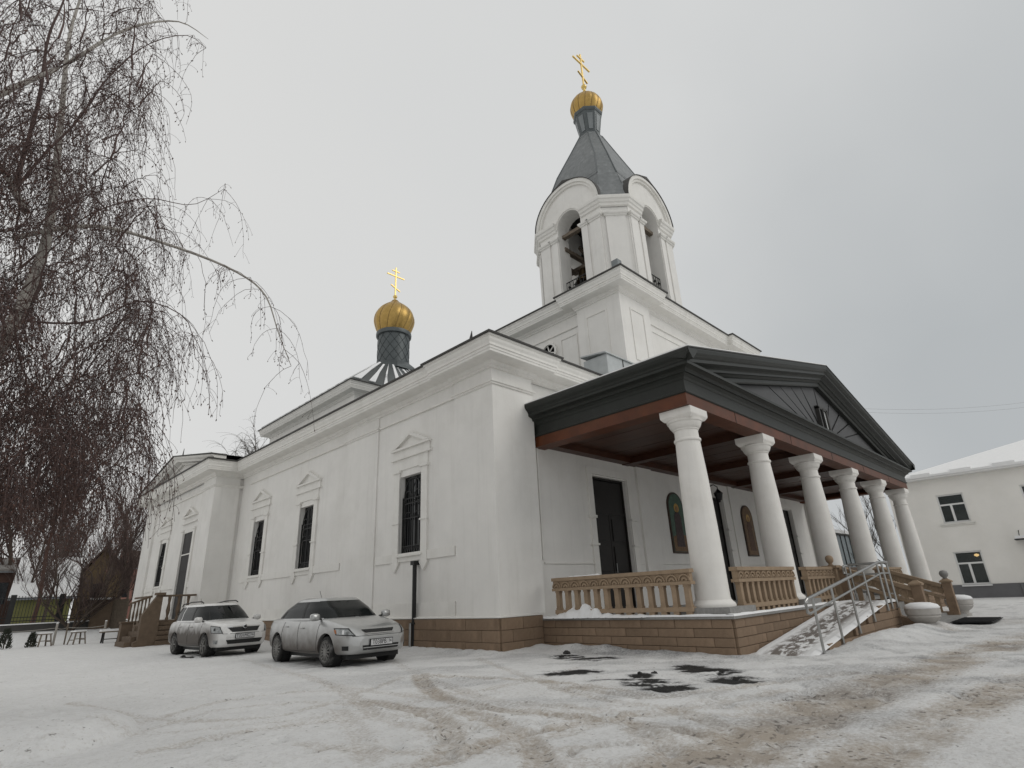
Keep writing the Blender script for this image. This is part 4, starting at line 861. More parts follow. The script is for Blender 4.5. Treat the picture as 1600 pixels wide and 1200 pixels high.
MB().box(XW - .2, XW - .02, 12.22, 12.38, 1.96, 2.06).build('collar', IRON, dpipe); MB().box(XW - .18, XW - .1, 12.22, 12.38, .58, .62).build('bracket', IRON, dpipe)
MB().tube([(XW - .2, 12.34, .05), (XW - .2, 12.34, .6)], .03, 6).build('thin_pipe', STEEL, dpipe)

# snow lying on the deck edge and the balustrade
def drift(name, pts, seed, label, res=.03):
    """pts: (x, y, z, radius, height) lumps merged into one low mound"""
    x0 = min(p[0] - p[3] for p in pts); x1 = max(p[0] + p[3] for p in pts); y0 = min(p[1] - p[3] for p in pts); y1 = max(p[1] + p[3] for p in pts)
    xs = np.arange(x0, x1 + res, res); ys = np.arange(y0, y1 + res, res); Xg, Yg = np.meshgrid(xs, ys, indexing='ij'); H = np.zeros(Xg.shape) - .02
    for x, y, z, r, h in pts: H = np.maximum(H, h * np.clip(1 - (np.hypot(Xg - x, Yg - y) / r) ** 2, 0, 1) ** .6 * (0.55 + .9 * fbm(Xg, Yg, 7, seed)) - .015)
    z = pts[0][2]; V = [(a, b_, z + c) for a, b_, c in zip(Xg.ravel(), Yg.ravel(), H.ravel())]; id_ = np.arange(Xg.size).reshape(Xg.shape)
    F = [(id_[i, j], id_[i + 1, j], id_[i + 1, j + 1], id_[i, j + 1]) for i in range(len(xs) - 1) for j in range(len(ys) - 1) if H[i:i + 2, j:j + 2].max() > -.005]
    o = MB().add(V, F).build(name, SNOW, None, smooth=True); return tag(o, label, 'snow', kind='stuff')
drift('deck_snow', [(10.1, 8.9 - .28 * k, .63, .16 + .12 * rng.random(), .05 + .22 * math.exp(-((k - 3) / 1.6) ** 2)) for k in range(9)], 5, 'snow drift along the left end of the deck under the balustrade')
drift('rail_snow', [(10.17, 8.45 - .12 * k, 1.45, .085, .05) for k in range(7)], 6, 'snow cap on the left end of the balustrade rail')

# ---------------------------------------------------------------- entrance steps
st_ = thing('entrance_steps', 'stone entrance steps with carved sloping balustrades in front of the portico', 'steps', (18.5, 3.9, 0))
for k in range(3): MB().box(16.95, 20.22, 4.72 - .42 * (k + 1), 4.72 - .42 * k + (.0 if k else .0), -.05, .46 - .155 * k).build('step', GRANITE, st_)
MB().box(16.35, 20.85, 3.14, 3.46, -.05, .085).build('bottom_slab', GRANITE, st_)
def newel(x, y, h, ball, parent):
    n_ = MB().box(x - .105, x + .105, y - .105, y + .105, 0, h).build('newel_post', STONE, parent)
    MB().lathe((x, y, 0), [(.19, h), (.20, h + .04), (.10, h + .09), (.06, h + .11)], 4, a0=math.pi / 4).build('post_cap', BALU, n_)
    if ball: MB().lathe((x, y, 0), [(.06, h + .10), (.05, h + .13), (.09, h + .17), (.11, h + .23), (.09, h + .29), (.05, h + .32), (.001, h + .33)], 18).build('ball', GRANITE, n_, smooth=True)
newel(16.85, 3.34, .92, False, st_); newel(20.32, 3.30, .92, True, st_); newel(16.85, 4.86, 1.35, False, st_); newel(20.32, 4.86, 1.35, False, st_)
for x in (16.85, 20.32):
    def Q(y, z): return (x, y, z)
    ra = MB().bar(Q(3.42, .84), Q(4.8, 1.36), .20, .09).build('handrail', BALU, st_)
    MB().bar(Q(3.42, .70), Q(4.8, 1.22), .09, .16).build('carved_panel', BALU, ra); MB().bar(Q(3.42, .52), Q(4.8, 1.04), .16, .07).build('lower_rail', BALU, ra)
    for k in range(5):
        y = 3.62 + k * .24; z = .70 + (y - 3.42) * .377
        MB().lathe((x - .05, y, z), [(.1, .0), (.1, -.025), (.07, -.025), (.07, .0)], 12, axis='x', caps=False).build('ornament', BALU, ra)
        MB().box(x - .05, x + .05, y - .05, y + .05, .16 + .37 * (y - 3.4) - .1, z - .17).build('baluster', BALU, ra)
    MB().prism([(x - .16, 3.3, 0), (x - .16, 4.8, 0), (x - .16, 4.8, .62), (x - .16, 3.6, .17), (x - .16, 3.3, .17)], (.32, 0, 0)).build('string_wall', STONE, st_)
mt_ = thing('door_mat', 'black rubber mat lying in the snow at the foot of the entrance steps', 'mat', (18.9, 2.7, .0))
mm_ = MB(); mm_.box(17.95, 19.85, 2.25, 3.08, .02, .035); mm_.build('mat_sheet', mat('rubber', (.012, .012, .013), .9, var=.4, scale=12, bump=.4, bscale=30), mt_)
for k in range(9): MB().box(18.0 + k * .21, 18.08 + k * .21, 2.28, 3.05, .035, .05).build('rib', MATS['rubber'], mt_)
POT = mat('concrete_pot', (.42, .40, .375), .85, var=.12, scale=7, bump=.2, bscale=40)
for (x, y, lb) in ((16.05, 3.2, 'low concrete planter bowl heaped with snow between ramp and steps'), (21.3, 3.3, 'low concrete planter bowl heaped with snow on the far side of the steps')):
    p_ = thing('planter_bowl', lb, 'planter', (x, y, 0), group='planters by the entrance steps')
    MB().lathe((x, y, 0), [(.22, -.05), (.22, .06), (.17, .09), (.18, .14), (.27, .20), (.32, .27), (.31, .30), (.335, .32), (.34, .43), (.31, .44), (.25, .42)], 28).build('bowl', POT, p_, smooth=True, sharp=40)
    MB().lathe((x, y, 0), [(.32, .43), (.35, .46), (.31, .52), (.19, .56), (.001, .57)], 28).build('snow_heap', SNOW, p_, smooth=True)

# ---------------------------------------------------------------- ramp with steel handrails
rp_ = thing('access_ramp', 'stone-faced access ramp with steel handrails rising along the deck front', 'ramp', (13, 4.1, 0))
RX0, RX1, RXE, RY0, RY1 = 10.45, 15.3, 16.15, 3.66, 4.70
def rz_(x): return max(0.0, min(.60, .60 * (x - RX0) / (RX1 - RX0)))
MB().prism([(RX0, RY0 + .06, -.05), (RXE, RY0 + .06, -.05), (RXE, RY0 + .06, .58), (RX1, RY0 + .06, .58), (RX0, RY0 + .06, -.02)], (0, RY1 - RY0 - .06, 0)).build('ramp_body', JOINT, rp_)
stone_wall(rp_, (RX0 + .6, RY0 + .06), (RXE, RY0 + .06), -.03, .57, 4, .62, slope=lambda u: rz_(RX0 + .6 + u) + .03)
stone_wall(rp_, (RXE + .0, RY0 + .06), (RXE + .0, RY1), -.03, .57, 4, .55)
RSN = mat('ramp_snow_m', (.74, .74, .74), .85, var=.06, scale=4, bump=.3, bscale=20, stain=(.13, .115, .10), stain_scale=1.0, stain_amt=0)
t = RSN.node_tree; b = t.nodes['Principled BSDF']; TL = t.links.new; co = t.nodes.new('ShaderNodeTexCoord')
mp = tn('ShaderNodeMapping'); mp.inputs['Scale'].default_value = (3.4, 9.0, 1.0); TL(co.outputs['Object'], mp.inputs['Vector']); mp.inputs['Rotation'].default_value = (0, 0, .5)
nn_ = tn('ShaderNodeTexNoise', Scale=1.0, Detail=5.0, Roughness=.6); TL(mp.outputs[0], nn_.inputs['Vector'])
sx_ = tn('ShaderNodeSeparateXYZ'); TL(co.outputs['Object'], sx_.inputs[0])
aa = tn('ShaderNodeMath', operation='SUBTRACT'); TL(sx_.outputs['Y'], aa.inputs[0]); aa.inputs[1].default_value = .10 * K
ab = tn('ShaderNodeMath', operation='ABSOLUTE'); TL(aa.outputs[0], ab.inputs[0])
mk = tn('ShaderNodeMapRange'); mk.inputs[1].default_value = .22; mk.inputs[2].default_value = .42; mk.inputs[3].default_value = 1; mk.inputs[4].default_value = 0; TL(ab.outputs[0], mk.inputs[0])
th = tn('ShaderNodeMapRange'); th.inputs[1].default_value = .47; th.inputs[2].default_value = .54; TL(nn_.outputs['Fac'], th.inputs[0]); th.inputs[1].default_value = .44; th.inputs[2].default_value = .52
ml = tn('ShaderNodeMath', operation='MULTIPLY'); TL(mk.outputs[0], ml.inputs[0]); TL(th.outputs[0], ml.inputs[1])
mx = tn('ShaderNodeMixRGB'); old = b.inputs['Base Color'].links[0].from_socket; TL(ml.outputs[0], mx.inputs[0]); TL(old, mx.inputs[1]); mx.inputs[2].default_value = (.17, .15, .135, 1); TL(mx.outputs[0], b.inputs['Base Color'])
mb = MB(); xs = np.linspace(RX0 - .25, RXE, 60); ys = np.linspace(RY0 + .0, RY1, 16); V = []; F = []
for i, x in enumerate(xs):
    for j, y in enumerate(ys):
        ed = min(y - RY0, RY1 - y); V.append((x, y, (rz_(x) if x > RX0 else -.35 * (RX0 - x)) + .022 + .012 * (fbm(np.array([x]), np.array([y]), 4, 9)[0]) + (.03 if ed < .12 else 0) - (.06 if j in (0, 15) else 0)))
for i in range(59):
    for j in range(15): F.append((i * 16 + j, (i + 1) * 16 + j, (i + 1) * 16 + j + 1, i * 16 + j + 1))
mb.add(V, F).build('ramp_surface', RSN, rp_, smooth=True)
hr = MB(); yy = RY0 - .02
def rl(x): return .84 + (1.46 - .84) * (x - 10.35) / (15.3 - 10.35)
hr.tube([(10.42, yy, rl(10.4) - .22), (10.33, yy, rl(10.35) - .2), (10.3, yy, rl(10.35) - .05), (10.4, yy, rl(10.4)), (15.3, yy, 1.46), (16.05, yy, 1.46), (16.1, yy + .1, 1.46), (16.1, 4.5, 1.46)], .028, 8)
hrail = hr.build('handrail', STEEL, rp_)
MB().tube([(10.42, yy, rl(10.4) - .22), (15.3, yy, 1.22), (16.05, yy, 1.22), (16.1, 4.5, 1.22)], .02, 8).build('mid_rail', STEEL, hrail)
for x in (10.66, 11.72, 12.82, 13.95, 15.15, 15.55, 16.02): 
    MB().tube([(x, yy, max(-.05, rz_(x) - .14)), (x, yy, min(rl(x), 1.46))], .022, 8).build('post', STEEL, hrail)
    if x > 11: MB().box(x - .05, x + .05, yy - .01, yy + .08, rz_(x) - .14, rz_(x) - .09).build('post_bracket', STEEL, hrail)
hr2 = MB().tube([(16.2, 4.62, 1.24), (16.08, 4.62, 1.27), (16.08, 4.62, 1.40), (16.2, 4.62, 1.44), (16.7, 4.62, 1.44)], .028, 8).build('handrail', STEEL, rp_)
MB().tube([(16.2, 4.62, 1.24), (16.7, 4.62, 1.24)], .02, 8).build('mid_rail', STEEL, hr2)
for x in (16.25, 16.62): MB().tube([(x, 4.62, .58), (x, 4.62, 1.44)], .022, 8).build('post', STEEL, hr2)

# ---------------------------------------------------------------- steps at the side door
ss = thing('side_steps', 'brown stone steps with balustrade at the side door beyond the white car', 'steps', (6.6, 27, 0))
BRN = mat('brown_stone', (.125, .09, .062), .85, var=.2, scale=5, bump=.2, bscale=40)
MB().box(6.45, XT - .16, 25.75, 30.0, -.05, .84).build('landing', BRN, ss)
for k in range(5): MB().box(6.40 + .0 * k, XT - .15, 25.46 + .055 * k, 25.76, -.05 if k == 0 else .168 * k + .012, .168 * (k + 1) - .012).build('stone_course', BRN, ss)
for k in range(5): MB().box(5.50 + .19 * k, 6.46, 25.85, 27.25, -.05 if k == 0 else .168 * k, .168 * (k + 1)).build('step', BRN, ss)
sn_ = MB()
MB().box(5.62, 6.0, 27.3, 27.62, -.05, .80).build('pedestal', BRN, ss); MB().box(5.58, 6.04, 27.26, 27.66, .80, .86).build('pedestal_cap', BRN, ss)
MB().prism([(5.72, 25.55, -.05), (6.45, 25.55, -.05), (6.45, 25.55, 1.75), (6.28, 25.55, 1.75), (5.85, 25.55, 1.05), (5.85, 25.55, .2), (5.72, 25.55, .15)], (0, .24, 0)).build('string_wall', BRN, ss)
MB().box(6.22, 6.52, 25.48, 25.86, 1.75, 1.84).build('string_cap', BRN, ss)
MB().bar((6.5, 25.68, 1.72), (XT - .12, 25.68, 1.72), .13, .07).build('landing_rail', BRN, ss)
MB().bar((5.8, 27.45, 1.5), (6.5, 27.45, 1.75), .1, .07).build('stair_rail', BRN, ss); MB().bar((6.5, 27.45, 1.75), (6.5, 29.9, 1.75), .1, .07).build('stair_rail', BRN, ss)
bal = MB().lathe((0, 0, 0), [(.06, 0), (.06, .08), (.035, .14), (.075, .35), (.04, .62), (.06, .8), (.06, .86)], 8).mesh('baluster')
for k in range(3): inst(bal, 'baluster', BRN, ss, (6.72 + .33 * k, 25.68, .84))
for k in range(6): inst(bal, 'baluster', BRN, ss, (5.86 + .12 * k, 27.45, .62 + .05 * k), 0, (.6, .6, 1.0))

# ---------------------------------------------------------------- two-storey building on the right
CREAM = mat('cream_render', (.80, .78, .74), .85, var=.05, scale=.8, bump=.1, bscale=50, stain=(.72, .695, .645), stain_scale=.5, stain_amt=.5)
WHT = mat('white_frame', (.72, .72, .71), .5, var=.04)
rb = thing('two_storey_building', 'cream two-storey building with grey plinth and snow-covered roof', 'building', (36.5, 0, 0))
XR, RBY = 36.5, 7.35
WIN = [(4.13, 5.27, 3.58, 5.01, 'u'), (4.15, 5.28, .61, 2.18, 'l'), (.75, 1.9, 3.58, 5.01, 'u'), (.75, 1.9, .61, 2.18, 'l')]
mb = MB(); wall_x(mb, XR, -9, RBY, .55, 5.9, [(a, b, c, d) for a, b, c, d, _ in WIN], .16); mb.poly([(XR, RBY, 0), (XR, RBY, 5.9), (49, RBY, 5.9), (49, RBY, 0)]); mb.build('wall', CREAM, rb)
MB().box(XR - .04, XR + .3, -9, RBY + .04, -.1, .62).build('plinth', mat('grey_plinth', (.145, .145, .15), .8, var=.1, scale=3), rb)
CLG = bpy.data.materials.new('window_glass'); CLG.use_nodes = True; t = CLG.node_tree; b = t.nodes['Principled BSDF']; b.inputs['Base Color'].default_value = (.09, .10, .10, 1); b.inputs['Roughness'].default_value = .06
tr = tn('ShaderNodeBsdfTransparent'); tr.inputs[0].default_value = (.75, .78, .78, 1); ms = tn('ShaderNodeMixShader'); ms.inputs[0].default_value = .45
t.links.new(tr.outputs[0], ms.inputs[1]); t.links.new(b.outputs[0], ms.inputs[2]); t.links.new(ms.outputs[0], t.nodes['Material Output'].inputs[0])
for a, b_, c, d, kd in WIN:
    X = XR + .08; f = MB(); ym = a + (b_ - a) * .55; zt = d - (d - c) * .36
    for q in ((a, a + .07, c, d), (b_ - .07, b_, c, d), (a + .07, b_ - .07, c, c + .08), (a + .07, b_ - .07, d - .07, d), (a + .07, b_ - .07, zt - .04, zt + .04), (ym - .05, ym + .05, c + .08, zt - .04)): f.box(X, X + .06, *q)
    wn = f.build('window', WHT, rb)
    for q in ((a + .07, b_ - .07, zt + .04, d - .07), (a + .07, ym - .05, c + .08, zt - .04), (ym + .05, b_ - .07, c + .08, zt - .04)): MB().box(X + .025, X + .03, *q).build('pane', CLG, wn)
    MB().box(X + 1.2, X + 1.25, a - .6, b_ + .6, c - .6, d + .5).build('room_back', mat('dim_room', (.10, .105, .10), .9, var=.3, scale=2), wn)
    MB().box(XR - .1, XR + .09, a - (.16 if kd == 'u' else .03), b_ + (.16 if kd == 'u' else .03), c - .07, c).build('sill', TRIM if kd == 'u' else WHT, wn)
    if kd == 'u': MB().box(XR - .06, XR, a - .12, b_ + .12, c - .14, c - .07).build('sill_moulding', TRIM, wn)
wn_l = wn
BULB = bpy.data.materials.new('lamp_glow'); BULB.use_nodes = True; b = BULB.node_tree.nodes['Principled BSDF']; b.inputs['Emission Color'].default_value = (1, .62, .25, 1); b.inputs['Emission Strength'].default_value = 4
lp = thing('ceiling_lamp', 'small lit warm lamp seen through the lower window of the cream building', 'lamp', (XR + .7, 4.5, 2.0)); MB().lathe((XR + .7, 4.45, 1.98), [(.0, -.08), (.08, -.04), (.11, 0), (.08, .05), (.0, .07)], 12).build('shade', BULB, lp, smooth=True); MB().tube([(XR + .7, 4.45, 2.04), (XR + .7, 4.45, 2.5)], .01, 5).build('cord', IRON, lp)
MB().box(XR - .42, XR + .2, -9, RBY + .42, 5.86, 5.95).build('eaves_board', WHT, rb); MB().box(XR - .2, 49, RBY - .2, RBY + .42, 5.86, 5.95).build('eaves_board', WHT, rb)
e0, f1 = XR - .45, RBY + .45; rg = 43.3
rf = MB().add([(e0, f1, 5.96), (e0, -9, 5.96), (rg, -9, 8.35), (rg, f1 - (rg - e0), 8.35), (50, f1, 5.96), (50, f1 - (rg - e0), 8.35)], [(1, 0, 3, 2), (0, 4, 5, 3)]).build('roof', SNOW, rb)
for k in range(9):
    y1 = RBY + .38 - k * .86; th_ = .10 if k % 2 else .20
    MB().prism([(e0 - .02, y1, 5.96), (e0 - .02, y1 - .86, 5.96), (e0 + .6, y1 - .86, 6.17), (e0 + .6, y1, 6.17)], (0, 0, th_)).build('snow_slab', SNOW, rf)
cb = MB().box(XR - .75, XR, 1.2, 2.7, 2.50, 2.55).build('canopy', IRON, rb); MB().box(XR - .72, XR, 1.22, 2.66, 2.55, 2.68).build('snow_cap', SNOW, cb)
for y in (1.4, 2.5): MB().bar((XR, y, 2.95), (XR - .7, y, 2.58), .03).build('stay', IRON, cb)
MB().tube([(XR - .08, 3.05, .02), (XR - .06, 3.05, .62)], .05, 8).build('downpipe', MATS['grey_plinth'], rb)

# shed glimpsed between the columns
sh = thing('glazed_shed', 'grey glazed lean-to with snowy roof glimpsed between the portico columns', 'shed', (42, 12, 0))
MB().box(38.6, 44.6, 11.6, 14, -.1, 1.85).build('base_wall', mat('brown_wall', (.17, .12, .09), .8, var=.15), sh)
gl = MB().box(38.7, 44.5, 11.65, 14, 1.85, 3.85).build('glazing', mat('grey_glazing', (.10, .13, .135), .25, var=.25, scale=1), sh)
for k in range(7): MB().bar((38.7 + .96 * k, 11.64, 1.9), (38.7 + .96 * k, 11.64, 3.85), .05).build('mullion', IRON, gl)
MB().box(38.5, 44.7, 11.5, 14, 3.85, 3.93).build('roof', EDGE, sh); MB().prism([(38.45, 11.45, 3.93), (44.75, 11.45, 3.93), (44.75, 14.1, 4.5), (38.45, 14.1, 4.5)], (0, 0, .22)).build('roof_snow', SNOW, sh)
# wires
for k, (za, zb2) in enumerate(((636, 629), (641, 637))):
    a = np.array(dp(1300, za, 55)); c = np.array(dp(1640, zb2 - 6, 75)); pts = [a + (c - a) * s_ + np.array([0, 0, -.6 * 4 * s_ * (1 - s_)]) for s_ in np.linspace(-.6, 1.6, 20)]
    o = MB().tube(pts, .013, 4).build('overhead_wire', mat('wire_grey', (.40, .41, .42), .6), None); tag(o, ('upper' if k == 0 else 'lower') + ' of two thin overhead wires crossing the sky at the right', 'wire', 'overhead wires')

# ---------------------------------------------------------------- cars (built in metres, nose towards local +x)
def interp(tab, x):
    xs, ys = zip(*tab); return float(np.interp(x, xs, ys))
def smoothtab(tab, n=300):
    xs, ys = zip(*tab); X = np.linspace(xs[0], xs[-1], n); Y = np.interp(X, xs, ys); k = np.ones(15) / 15; Yp = np.pad(Y, 7, mode='edge'); return list(zip(X, np.convolve(Yp, k, 'valid')))
def car_paint(name, col, dirt, metal, zlo, zhi, amt):
    M = bpy.data.materials.new(name); M.use_nodes = True; tr_ = M.node_tree; b = tr_.nodes['Principled BSDF']; Lk = tr_.links.new
    b.inputs['Metallic'].default_value = metal; b.inputs['Coat Weight'].default_value = .5; b.inputs['Coat Roughness'].default_value = .12
    c = tr_.nodes.new('ShaderNodeTexCoord'); s_ = tr_.nodes.new('ShaderNodeSeparateXYZ'); Lk(c.outputs['Object'], s_.inputs[0])
    n = tr_.nodes.new('ShaderNodeTexNoise'); n.inputs['Scale'].default_value = 5; n.inputs['Detail'].default_value = 8; Lk(c.outputs['Object'], n.inputs['Vector'])
    m1 = tr_.nodes.new('ShaderNodeMath'); m1.operation = 'MULTIPLY_ADD'; m1.inputs[1].default_value = -.35; Lk(n.outputs['Fac'], m1.inputs[0]); Lk(s_.outputs['Z'], m1.inputs[2])
    r = tr_.nodes.new('ShaderNodeMapRange'); r.inputs[1].default_value = zhi - .17; r.inputs[2].default_value = zlo - .17; r.inputs[3].default_value = .10; r.inputs[4].default_value = amt; Lk(m1.outputs[0], r.inputs[0])
    # sides collect the road film, the nose and lids far less
    ab_ = tr_.nodes.new('ShaderNodeMath'); ab_.operation = 'ABSOLUTE'; Lk(s_.outputs['Y'], ab_.inputs[0])
    rs = tr_.nodes.new('ShaderNodeMapRange'); rs.inputs[1].default_value = .66; rs.inputs[2].default_value = .80; rs.inputs[3].default_value = .15; rs.inputs[4].default_value = 1; Lk(ab_.outputs[0], rs.inputs[0])
    mu = tr_.nodes.new('ShaderNodeMath'); mu.operation = 'MULTIPLY'; Lk(r.outputs[0], mu.inputs[0]); Lk(rs.outputs[0], mu.inputs[1])
    mx_ = tr_.nodes.new('ShaderNodeMixRGB'); mx_.inputs[1].default_value = (*col, 1); mx_.inputs[2].default_value = (*dirt, 1); Lk(mu.outputs[0], mx_.inputs[0]); Lk(mx_.outputs[0], b.inputs['Base Color'])
    rr = tr_.nodes.new('ShaderNodeMapRange'); rr.inputs[3].default_value = .28; rr.inputs[4].default_value = .75; Lk(mu.outputs[0], rr.inputs[0]); Lk(rr.outputs[0], b.inputs['Roughness'])
    rc = tr_.nodes.new('ShaderNodeMapRange'); rc.inputs[3].default_value = .9; rc.inputs[4].default_value = 0; Lk(mu.outputs[0], rc.inputs[0]); Lk(rc.outputs[0], b.inputs['Coat Weight'])
    return M
TYRE = mat('tyre_rubber', (.022, .021, .02), .9, var=.5, scale=14, bump=.3, bscale=60, stain=(.50, .49, .48), stain_scale=3.2, stain_amt=.55)
RIMM = mat('wheel_alloy', (.22, .215, .205), .5, .5, var=.2, scale=10, stain=(.13, .11, .09), stain_scale=5, stain_amt=.6)
BLK = mat('black_plastic', (.010, .010, .010), .55, var=.3, scale=8)
CGL = mat('car_glass', (.010, .012, .012), .1, var=.3, scale=2, spec=.14)
LAMP = mat('headlamp_glass', (.26, .27, .27), .1, .45, var=.5, scale=16, spec=.6)
CHR = mat('chrome', (.6, .6, .6), .15, .95, var=.1)
PLATE = mat('plate_white', (.52, .52, .52), .5, var=.15, scale=20)
INK = mat('plate_ink', (.015, .015, .015), .6)
AMB = mat('amber_lens', (.35, .12, .03), .3, var=.2)
def text_mesh(s_, size, extr=.002):
    cu = bpy.data.curves.new('txt', 'FONT'); cu.body = s_; cu.size = size; cu.extrude = extr; cu.align_x = 'CENTER'; cu.align_y = 'CENTER'
    ob = bpy.data.objects.new('txt', cu); COL.objects.link(ob); bpy.context.view_layer.update()
    me_ = bpy.data.meshes.new_from_object(ob.evaluated_get(bpy.context.evaluated_depsgraph_get())); bpy.data.objects.remove(ob); return me_
def build_car(name, label, loc, rz, P):
    root = thing(name, label, 'car', loc, rz)
    paint = P['paint']; zt, zs, Wd, zb = [smoothtab(P[k]) for k in ('zt', 'zs', 'W', 'zb')]
    x0, x1 = P['zt'][0][0], P['zt'][-1][0]
    xs = np.unique(np.concatenate([np.linspace(x0, x0 + .25, 8), np.linspace(x0 + .25, x1 - .3, 40), np.linspace(x1 - .3, x1, 12)]))
    vs = []; fs = []; half = None
    for x in xs:
        T, Sh, Wh, B = interp(zt, x), interp(zs, x), interp(Wd, x), interp(zb, x); Sh = min(Sh, T - .012)
        q = [(0, B), (.6 * Wh, B), (.88 * Wh, B + .015), (.955 * Wh, B + .06), (.985 * Wh, B + .14), (1.0 * Wh, B + (Sh - B) * .42), (.998 * Wh, B + (Sh - B) * .6), (.985 * Wh, B + (Sh - B) * .78), (.965 * Wh, B + (Sh - B) * .90), (.935 * Wh, Sh - .012), (.89 * Wh, Sh + (T - Sh) * .35), (.8 * Wh, Sh + (T - Sh) * .68), (.55 * Wh, Sh + (T - Sh) * .93), (0, T)]
        ring = [(x, y, z) for y, z in q] + [(x, -y, z) for y, z in q[-2:0:-1]]
        half = len(ring); vs += ring
    n = len(xs)
    for i in range(n - 1):
        for k in range(half): fs.append((i * half + k, i * half + (k + 1) % half, (i + 1) * half + (k + 1) % half, (i + 1) * half + k))
    fs += [tuple(range(half))[::-1], tuple((n - 1) * half + k for k in range(half))]
    body = MB().add(vs, fs).build('body', paint, root, smooth=True, local=True)
    bm = bmesh.new(); bm.from_mesh(body.data); bmesh.ops.recalc_face_normals(bm, faces=bm.faces); bm.to_mesh(body.data); bvh = BVHTree.FromBMesh(bm); bm.free()
    # wheel openings
    wr, axf, axr, trk = P['wr'], P['axf'], P['axr'], P['track']
    cut = MB()
    for ax in (axf, axr):
        for sg in (-1, 1): cut.lathe((ax, sg * (trk + .12), wr + .01), [(wr + .055, -.30), (wr + .055, .30)], 36, axis='y')
    co_ = cut.build('cutter', paint, None, local=True); bm = bmesh.new(); bm.from_mesh(co_.data); bmesh.ops.recalc_face_normals(bm, faces=bm.faces); bm.to_mesh(co_.data); bm.free()
    par = body.parent; body.parent = None
    md = body.modifiers.new('b', 'BOOLEAN'); md.object = co_; md.operation = 'DIFFERENCE'; md.solver = 'EXACT'
    bpy.context.view_layer.update(); nm = bpy.data.meshes.new_from_object(body.evaluated_get(bpy.context.evaluated_depsgraph_get()))
    body.modifiers.clear(); body.data = nm; body.parent = par; bpy.data.objects.remove(co_)
    nm.polygons.foreach_set('use_smooth', [True] * len(nm.polygons)); nm.set_sharp_from_angle(angle=math.radians(38))
    for ax in (axf, axr):
        for sg in (-1, 1):
            MB().lathe((ax, sg * (trk + .12), wr + .01), [(.02, -sg * .295), (wr + .05, -sg * .295), (wr + .05, sg * (-.09 + .0))], 30, axis='y', caps=False).build('wheel_well', BLK, root, local=True)
            tw = .095; yy = sg * trk
            tp_ = [(wr - .10, -tw), (wr - .03, -tw), (wr - .008, -tw + .02), (wr, -tw * .5), (wr, tw * .5), (wr - .008, tw - .02), (wr - .03, tw), (wr - .10, tw)]
            wh = MB().lathe((ax, yy, wr), tp_, 36, axis='y', caps=False).build('wheel', TYRE, root, smooth=True, local=True, sharp=40)
            rm = MB(); rr0 = wr - .085
            rm.lathe((ax, yy, wr), [(rr0 + .015, sg * tw * .9), (rr0, sg * tw * .98), (rr0 - .02, sg * tw * .8), (rr0 - .03, sg * tw * .3), (.02, sg * tw * .25)], 30, axis='y', caps=False)
            rm = rm.build('rim', BLK if P['spokes'] else RIMM, wh, smooth=True, local=True)
            MB().lathe((ax, yy, wr), [(rr0 + .012, sg * tw * .86), (rr0 + .004, sg * tw * 1.02), (rr0 - .028, sg * tw * .92), (rr0 - .034, sg * tw * .7)], 30, axis='y', caps=False).build('rim_lip', RIMM, wh, smooth=True, local=True)
            sp_ = MB(); ns = P['spokes'] or 6
            for k in range(ns):
                a = 2 * math.pi * k / ns; c, s_ = math.cos(a), math.sin(a)
                sp_.bar((ax + .03 * c, yy + sg * tw * .92, wr + .03 * s_), (ax + (rr0 - .02) * c, yy + sg * tw * .88, wr + (rr0 - .02) * s_), .018 if P['spokes'] else .05, .025)
            sp_.lathe((ax, yy + sg * tw * .9, wr), [(.055, -sg * .03), (.05, sg * .012), (.0, sg * .016)], 14, axis='y')
            sp_.build('spokes', RIMM, wh, local=True)
    MB().box(axr - .55, axf + .6, -.62, .62, .15, .34).build('under_car_shade_box', BLK, root, local=True)  # black box added below the body to deepen the shade under the car
    # greenhouse: rounded-rectangle rings from belt to roof
    G = P['gh']; ex = 4.2
    def gpar(t): return [interp([(0, G[k][0]), (.5, G[k][1]), (1, G[k][2])], t) for k in ('xr', 'xf', 'hw', 'z')]
    def ringpt(a, t, s_=1.0, dz_=0.0):
        xr, xf, hw, z = gpar(t); cx, A = (xr + xf) / 2, (xf - xr) / 2; c, si = math.cos(a), math.sin(a)
        return (cx + s_ * A * math.copysign(abs(c) ** (2 / ex), c), s_ * hw * math.copysign(abs(si) ** (2 / ex), si), z + dz_)
    na = 72; ta = [2 * math.pi * (k + .5) / na for k in range(na)]; rings_ = [[ringpt(a, t) for a in ta] for t in np.linspace(0, 1, 9)]
    for s_, dz_ in ((.975, .018), (.93, .032), (.8, .048), (.5, .062), (.02, .068)): rings_.append([ringpt(a, 1.0, s_, dz_ * P['crown'] / .068) for a in ta])
    vs = [p for r in rings_ for p in r]; fs = [(i * na + k, i * na + (k + 1) % na, (i + 1) * na + (k + 1) % na, (i + 1) * na + k) for i in range(len(rings_) - 1) for k in range(na)]
    MB().add(vs, fs).build('cabin', P.get('cabin', paint), root, smooth=True, local=True, sharp=50)
    def side(x, t, o=.006):
        xr, xf, hw, z = gpar(t); cx, A = (xr + xf) / 2, (xf - xr) / 2; u = min(.9999, abs((x - cx) / A)); return (x, -(hw * (1 - u ** ex) ** (1 / ex) + o), z)
    def grid(name, f, nu, nv, mt_, parent):
        V = [f(i / nu, j / nv) for i in range(nu + 1) for j in range(nv + 1)]; F = [(i * (nv + 1) + j, (i + 1) * (nv + 1) + j, (i + 1) * (nv + 1) + j + 1, i * (nv + 1) + j + 1) for i in range(nu) for j in range(nv)]
        return MB().add(V, F).build(name, mt_, parent, smooth=True, local=True)
